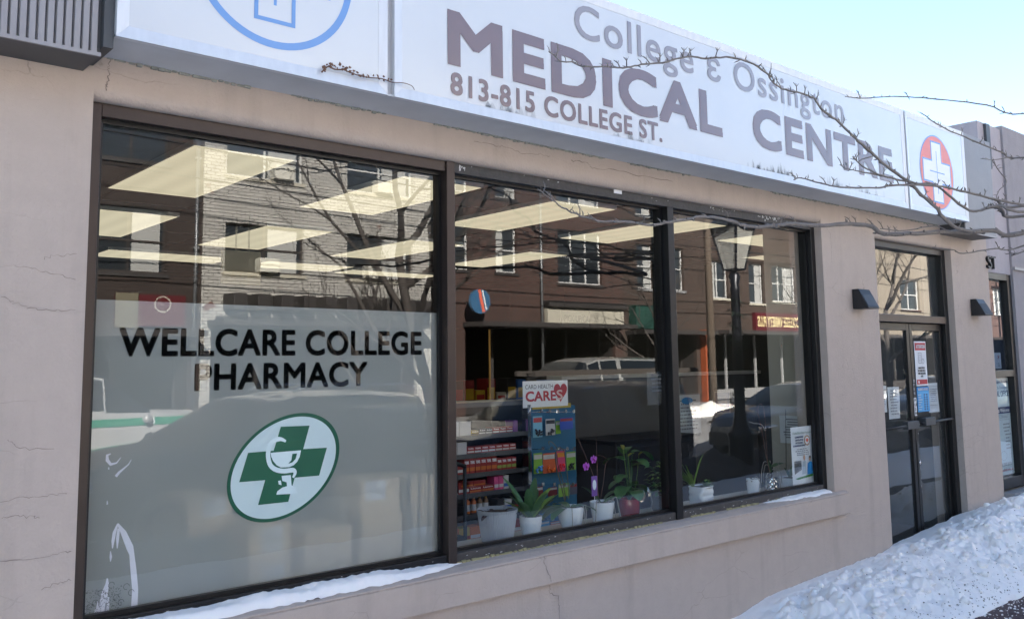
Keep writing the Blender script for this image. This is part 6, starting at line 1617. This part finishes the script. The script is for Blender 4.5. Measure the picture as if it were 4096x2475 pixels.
for xx in (9.9,12.2): MB().box(xx,xx+.05,-7.0,-5.6,1.50,1.58).build('roof_bar', M_blackplastic, ldr)
ST_BIG = [(0,.40,.80,.86,0),(.12,.32,.98,1.06,0),(.6,.28,1.08,1.16,0),(1.35,.28,1.14,1.20,0),(2.1,.28,1.16,1.80,1),(2.6,.28,1.17,1.88,1),(3.8,.28,1.18,1.88,1),(4.7,.30,1.18,1.82,1),(5.0,.34,1.12,1.2,0),(5.1,.42,.85,.95,0)]
c3 = car('white_patrol_car', 'white off road car with a green stripe mirrored at the left', 7.0, -13.2, 1, 5.1, (.5,.5,.49), ST_BIG, 1.95, (1.05,4.0), .38, None, .3)
for sg in (1,-1):
    yy = -13.2+sg*(1.95/2*1.01+.006); MB().box(2.2,6.5,min(yy,yy+sg*.006),max(yy,yy+sg*.006),.80,.93).build('green_stripe', mat('stripe_green',(.01,.22,.12),.4,0,.05), c3)
mb = MB(); text_into(mb, '8', 5.62, 5.72, .81, .92, -13.2+1.95/2*1.01+.0145, .02, 1, True); mb.build('number_print', M_white, c3)
car('white_van', 'white panel van mirrored behind the dark van in the middle pane', 15.2, -13.3, -1, 5.6, (.36,.36,.34), [(0,.40,.82,.9,0),(.12,.32,1.0,1.08,0),(.55,.28,1.12,1.2,0),(1.05,.28,1.18,1.26,0),(1.75,.28,1.2,1.92,1),(2.2,.28,1.22,2.02,1),(2.9,.28,1.22,2.04,1),(5.2,.28,1.22,2.0,1),(5.6,.32,1.15,1.9,1)], 1.95, (1.0,4.5), .36, None, .3)
car('parked_sedan', 'silver parked car mirrored at the right edge of the window', 14.6, -6.3, -1, 4.6, (.14,.145,.15), [(0,.30,.58,.64,0),(.12,.24,.72,.78,0),(.6,.2,.84,.90,0),(1.35,.2,.94,.99,0),(2.2,.2,.96,1.38,1),(2.7,.2,.97,1.45,1),(3.3,.2,.97,1.43,1),(4.0,.22,.97,1.06,0),(4.5,.26,.94,1.0,0),(4.6,.34,.75,.82,0)], 1.8, (.9,3.65), .33)
car('parked_sedan', 'white parked car mirrored in the left door leaf', 21.5, -6.3, -1, 4.6, (.45,.45,.44), [(0,.30,.58,.64,0),(.12,.24,.72,.78,0),(.6,.2,.84,.90,0),(1.35,.2,.94,.99,0),(2.2,.2,.96,1.38,1),(2.7,.2,.97,1.45,1),(3.3,.2,.97,1.43,1),(4.0,.22,.97,1.06,0),(4.5,.26,.94,1.0,0),(4.6,.34,.75,.82,0)], 1.8, (.9,3.65), .33)

# ================================================================== LAMP POST
lp = thing('street_lamp', 'black lantern lamp post wound with garland mirrored in the right pane', 'street lamp', (12.3,-4.55,0))
M_iron = mat('cast_iron', (.012,.013,.018), .35, .3, .2, 10)
MB().lathe([(.24,-.02),(.24,.06),(.20,.10),(.19,.55),(.22,.60),(.16,.66),(.11,.8),(.085,1.0),(.07,2.9),(.085,2.95),(.06,3.0),(.10,3.15),(.05,3.22)], (12.3,-4.55,0), 20).build('post', M_iron, lp, True)
mb = MB()
for k in range(4):
    g = pi/4+k*pi/2; a = Vector((12.3+.17*cos(g),-4.55+.17*sin(g),3.25)); b = Vector((12.3+.36*cos(g),-4.55+.36*sin(g),3.95)); mb.tube([a,b], .016, 6)
    g2 = g+pi/2; mb.tube([a,(12.3+.17*cos(g2),-4.55+.17*sin(g2),3.25)], .014, 6); mb.tube([b,(12.3+.36*cos(g2),-4.55+.36*sin(g2),3.95)], .018, 6)
mb.build('lantern_frame', M_iron, lp)
for k in range(4):
    g = pi/4+k*pi/2; g2 = g+pi/2
    MB().quad((12.3+.165*cos(g),-4.55+.165*sin(g),3.26),(12.3+.165*cos(g2),-4.55+.165*sin(g2),3.26),(12.3+.35*cos(g2),-4.55+.35*sin(g2),3.94),(12.3+.35*cos(g),-4.55+.35*sin(g),3.94)).build('lantern_pane', film_mat('lamp_milk_glass',(.5,.5,.46),.55), lp)
MB().lathe([(.40,3.96),(.38,4.0),(.2,4.2),(.06,4.28),(.05,4.36),(.001,4.42)], (12.3,-4.55,0), 20).build('lantern_roof', M_iron, lp, True)
gd = MB()
for i in range(420):
    s = i/420; g = s*2*pi*9+rng.uniform(-.3,.3); z = .9+2.0*s; r = .085
    leaf_strip(gd, (12.3+r*cos(g),-4.55+r*sin(g),z), (cos(g)+rng.uniform(-.5,.5),sin(g)+rng.uniform(-.5,.5),rng.uniform(-.6,.6)), rng.uniform(.06,.12), .02, .3, 2)
tag(gd.build('garland', mat('garland_needles',(.015,.03,.02),.8,0,.3,10), lp), kind='stuff')

# ================================================================== TREES
def branches(mb, base, d, length, r, depth, rg, buds, maxd, droop=0.0):
    pts = [Vector(base)]; dd = Vector(d).normalized(); n = 6; rad = [r]
    for i in range(n):
        dd = (dd+Vector((rg.uniform(-1,1),rg.uniform(-1,1),rg.uniform(-.7,.9)))*.17+Vector((0,0,.03-droop))).normalized()
        pts.append(pts[-1]+dd*(length/n)); rad.append(r*(1-.62*(i+1)/n))
    mb.tube(pts, rad, 8 if depth == 0 else (6 if depth < 3 else 4), True)
    if depth >= maxd: return
    kids = rg.choice((3,4)) if depth else 6
    for k in range(kids):
        t_ = rg.uniform(.35,1.0) if k else 1.0; i = min(n, max(1, int(t_*n))); a = rg.uniform(0,6.28); sp = rg.uniform(.45,1.0)
        ax = dd.orthogonal().normalized(); ax2 = dd.cross(ax)
        nd = (dd+(ax*cos(a)+ax2*sin(a))*sp).normalized()
        branches(mb, pts[i], nd, length*rg.uniform(.55,.8), rad[i]*.72, depth+1, rg, buds, maxd, droop)
def tree(label, x, y, h, r, seed, maxd=4, lean=(0,0)):
    t = thing('bare_tree', label, 'tree', (x,y,0), 'bare street trees'); rg = random.Random(seed)
    pts = [(x+lean[0]*s+.04*sin(s*7+seed), y+lean[1]*s, -.05+h*s) for s in [i/8 for i in range(9)]]
    MB().tube(pts, [r*(1.25 if i == 0 else 1-.45*i/8) for i in range(9)], 12).build('trunk', M_bark_shaded, t, True)
    mb = MB()
    for k in range(6):
        i = 4+k % 5 if k else 8; a = k*2.1+rg.uniform(-.5,.5); p = Vector(pts[min(i,8)])
        branches(mb, p, (cos(a)*.9,sin(a)*.9,rg.uniform(.55,1.2)), h*rg.uniform(.55,.75), r*.5, 1, rg, None, maxd)
    tag(mb.build('crown', M_bark_shaded, t, True), kind='stuff'); return t, pts
T1, tp = tree('bare street tree at the near kerb reaching over the sign', 6.55, -4.65, 3.1, .085, 5, 5, (-.75,.05))
tree('bare street tree near the lamp post on the near kerb', 17.5, -4.7, 2.8, .08, 11, 5, (.2,0))
tree('bare street tree on the far pavement mirrored in the right pane', 24.5, -16.4, 3.0, .10, 17, 4)
tree('bare street tree on the far pavement mirrored in the middle pane', 12.5, -16.6, 2.6, .08, 23, 4)
# limbs of the near tree that hang across the right of the picture
def limb(pts, r0, r1, sub=7, jit=.006, twigs=True, seed=1):
    """pts: (view, x, y, depth plane)"""
    rg = random.Random(seed); path = cat([p if isinstance(p, Vector) else Q(p[0],p[1],p[2],p[3]) for p in pts], sub)
    path = [p+Vector((rg.uniform(-1,1),rg.uniform(-1,1),rg.uniform(-1,1)))*jit for p in path]; k = len(path)
    rad = [.85*(r0+(r1-r0)*i/(k-1))*rg.uniform(.9,1.15) for i in range(k)]
    lo_ = MB().tube(path, rad, 10).build('branch', M_bark, T1, True)
    if twigs:
        mb = MB()
        for i in range(2, k-1):
            if rg.random() < .6:
                d_ = (path[i+1]-path[i]).normalized(); s_ = Vector((rg.uniform(-1,1),rg.uniform(-1,1),rg.uniform(-.3,1))); s_ = (s_-d_*s_.dot(d_)).normalized(); l = rg.uniform(.008,.02)
                mb.tube([path[i], path[i]+(s_+d_*.3)*l, path[i]+(s_+d_*.6)*l*1.7], [rad[i]*.55,rad[i]*.6,rad[i]*.15], 6)
            if rg.random() < .13:
                d_ = (path[i+1]-path[i]).normalized(); s_ = Vector((rg.uniform(-.6,.6),rg.uniform(-.6,.6),1)).normalized(); q = path[i]
                pp = [q, q+s_*.03, q+(s_+d_*.4)*.05]; mb.tube(pp, [.003,.0026,.0015], 5)
                for a in (-1,1,.3): mb.tube([pp[1], pp[1]+(s_*.8+d_*a*.7)*.022], [.002,.0008], 5)
        if mb.v: tag(mb.build('bud_twig', M_bark, lo_, True), kind='stuff')
    return path
E0 = Vector((6.6,-3.3,3.0))
# the long low limb
limb([E0, Vector((6.55,-2.3,2.85)), (6,2464,230,-1.55), (6,2250,215,-1.5), (6,2100,225,-1.45), (6,1950,225,-1.4), (6,1700,235,-1.35), (6,1480,240,-1.3), (6,1400,190,-1.3), (6,1250,170,-1.25), (6,1050,180,-1.2), (6,820,170,-1.2), (6,700,185,-1.15), (6,520,185,-1.1), (6,380,140,-1.1), (6,200,120,-1.05), (5,2464,150,-1.05), (5,2300,175,-1.0), (5,2150,155,-1.0), (5,1950,150,-1.0), (5,1820,115,-.95), (5,1720,80,-.95), (5,1600,0,-.95), (2,1500,1335,-.95)], .020, .003, 5, .003, True, 3)
limb([Vector((6.5,-2.6,2.9)), (6,2464,110,-1.5), (6,2300,60,-1.5), (6,2230,50,-1.45), (3,2080,1480,-1.45), (3,1850,1310,-1.4), (3,1700,1290,-1.4), (3,1500,1245,-1.4), (3,1340,1180,-1.35), (3,1260,1100,-1.35)], .014, .004, 6, .003, True, 4)
limb([Vector((6.5,-2.5,2.9)), (3,2464,1450,-1.5), (3,2250,1400,-1.5), (3,2050,1350,-1.45), (3,1850,1310,-1.45), (3,1540,1305,-1.4), (3,1450,1320,-1.4), (3,1200,1320,-1.4), (3,1050,1295,-1.35), (3,900,1255,-1.35), (3,845,1268,-1.35)], .011, .003, 6, .002, True, 5)
# the steep pale limb crossing the sign from lower right to upper left
limb([(6,2180,230,-1.45), (6,2050,215,-1.45), (6,1950,175,-1.45), (6,1870,90,-1.45), (3,1850,1470,-1.45), (3,1740,1370,-1.4), (3,1650,1280,-1.4), (3,1520,1190,-1.4), (3,1390,1075,-1.35), (3,1280,980,-1.35), (3,1160,860,-1.3), (3,1050,780,-1.3), (3,985,695,-1.3), (3,870,650,-1.3), (3,760,625,-1.25), (3,680,560,-1.25), (3,675,515,-1.25)], .014, .004, 5, .003, True, 6)
limb([(3,1400,1100,-1.35), (3,1330,1120,-1.34), (3,1300,1140,-1.33)], .005, .003, 5, .001, False, 7)
limb([(3,1470,1240,-1.38), (3,1300,1205,-1.36), (3,1220,1190,-1.36), (3,1165,1160,-1.36)], .005, .0025, 5, .002, True, 8)
limb([Vector((6.4,-2.4,3.1)), (3,2464,1110,-1.5), (3,2300,1070,-1.5), (3,2120,995,-1.45), (3,1930,915,-1.45), (3,1830,860,-1.4), (3,1740,795,-1.4)], .008, .003, 6, .002, True, 9)
limb([Vector((6.4,-2.4,3.1)), (3,2440,1110,-1.5), (3,2380,1105,-1.5), (3,2260,1125,-1.45), (3,2170,1115,-1.45)], .005, .0025, 5, .002, True, 10)
limb([(3,2240,1130,-1.48), (3,2280,1190,-1.48), (3,2340,1280,-1.48), (3,2290,1340,-1.48), (3,2260,1420,-1.48)], .004, .003, 5, .002, True, 11)
limb([Vector((6.5,-2.4,2.8)), (6,2464,320,-1.5), (6,2260,340,-1.5), (6,2040,375,-1.45), (6,1960,350,-1.45), (6,1820,335,-1.4)], .007, .003, 6, .002, True, 12)
limb([Vector((6.5,-2.4,2.8)), (6,2464,360,-1.55), (6,2400,372,-1.55), (6,2335,380,-1.5)], .005, .003, 5, .002, True, 13)
limb([(6,1950,230,-1.4), (6,1830,185,-1.4), (6,1620,215,-1.38), (6,1450,200,-1.36)], .006, .003, 5, .002, True, 14)
limb([(6,2464,35,-1.55), (6,2350,15,-1.55), (6,2250,-5,-1.5)], .010, .008, 5, .002, True, 15)
limb([(6,2464,85,-1.6), (6,2360,70,-1.6), (6,2300,40,-1.55),(6,2200,55,-1.5)], .011, .009, 5, .002, False, 16)
# thin twig high across the lettering
limb([(3,690,545,-1.25), (3,560,455,-1.28), (3,400,405,-1.3), (3,220,412,-1.3), (3,90,400,-1.3), (2,2380,440,-1.25), (2,2230,455,-1.25), (2,2100,480,-1.25), (2,1990,470,-1.25), (2,1820,470,-1.2), (2,1740,440,-1.2), (2,1665,435,-1.2), (2,1600,380,-1.2), (2,1575,362,-1.2)], .006, .003, 5, .002, True, 17)
limb([Vector((6.2,-2.4,3.4)), (3,2464,800,-1.5), (3,2200,740,-1.5), (3,1850,700,-1.45), (3,1600,680,-1.45), (3,1380,690,-1.4), (3,1280,690,-1.4), (3,1205,680,-1.4)], .006, .0025, 5, .002, True, 18)
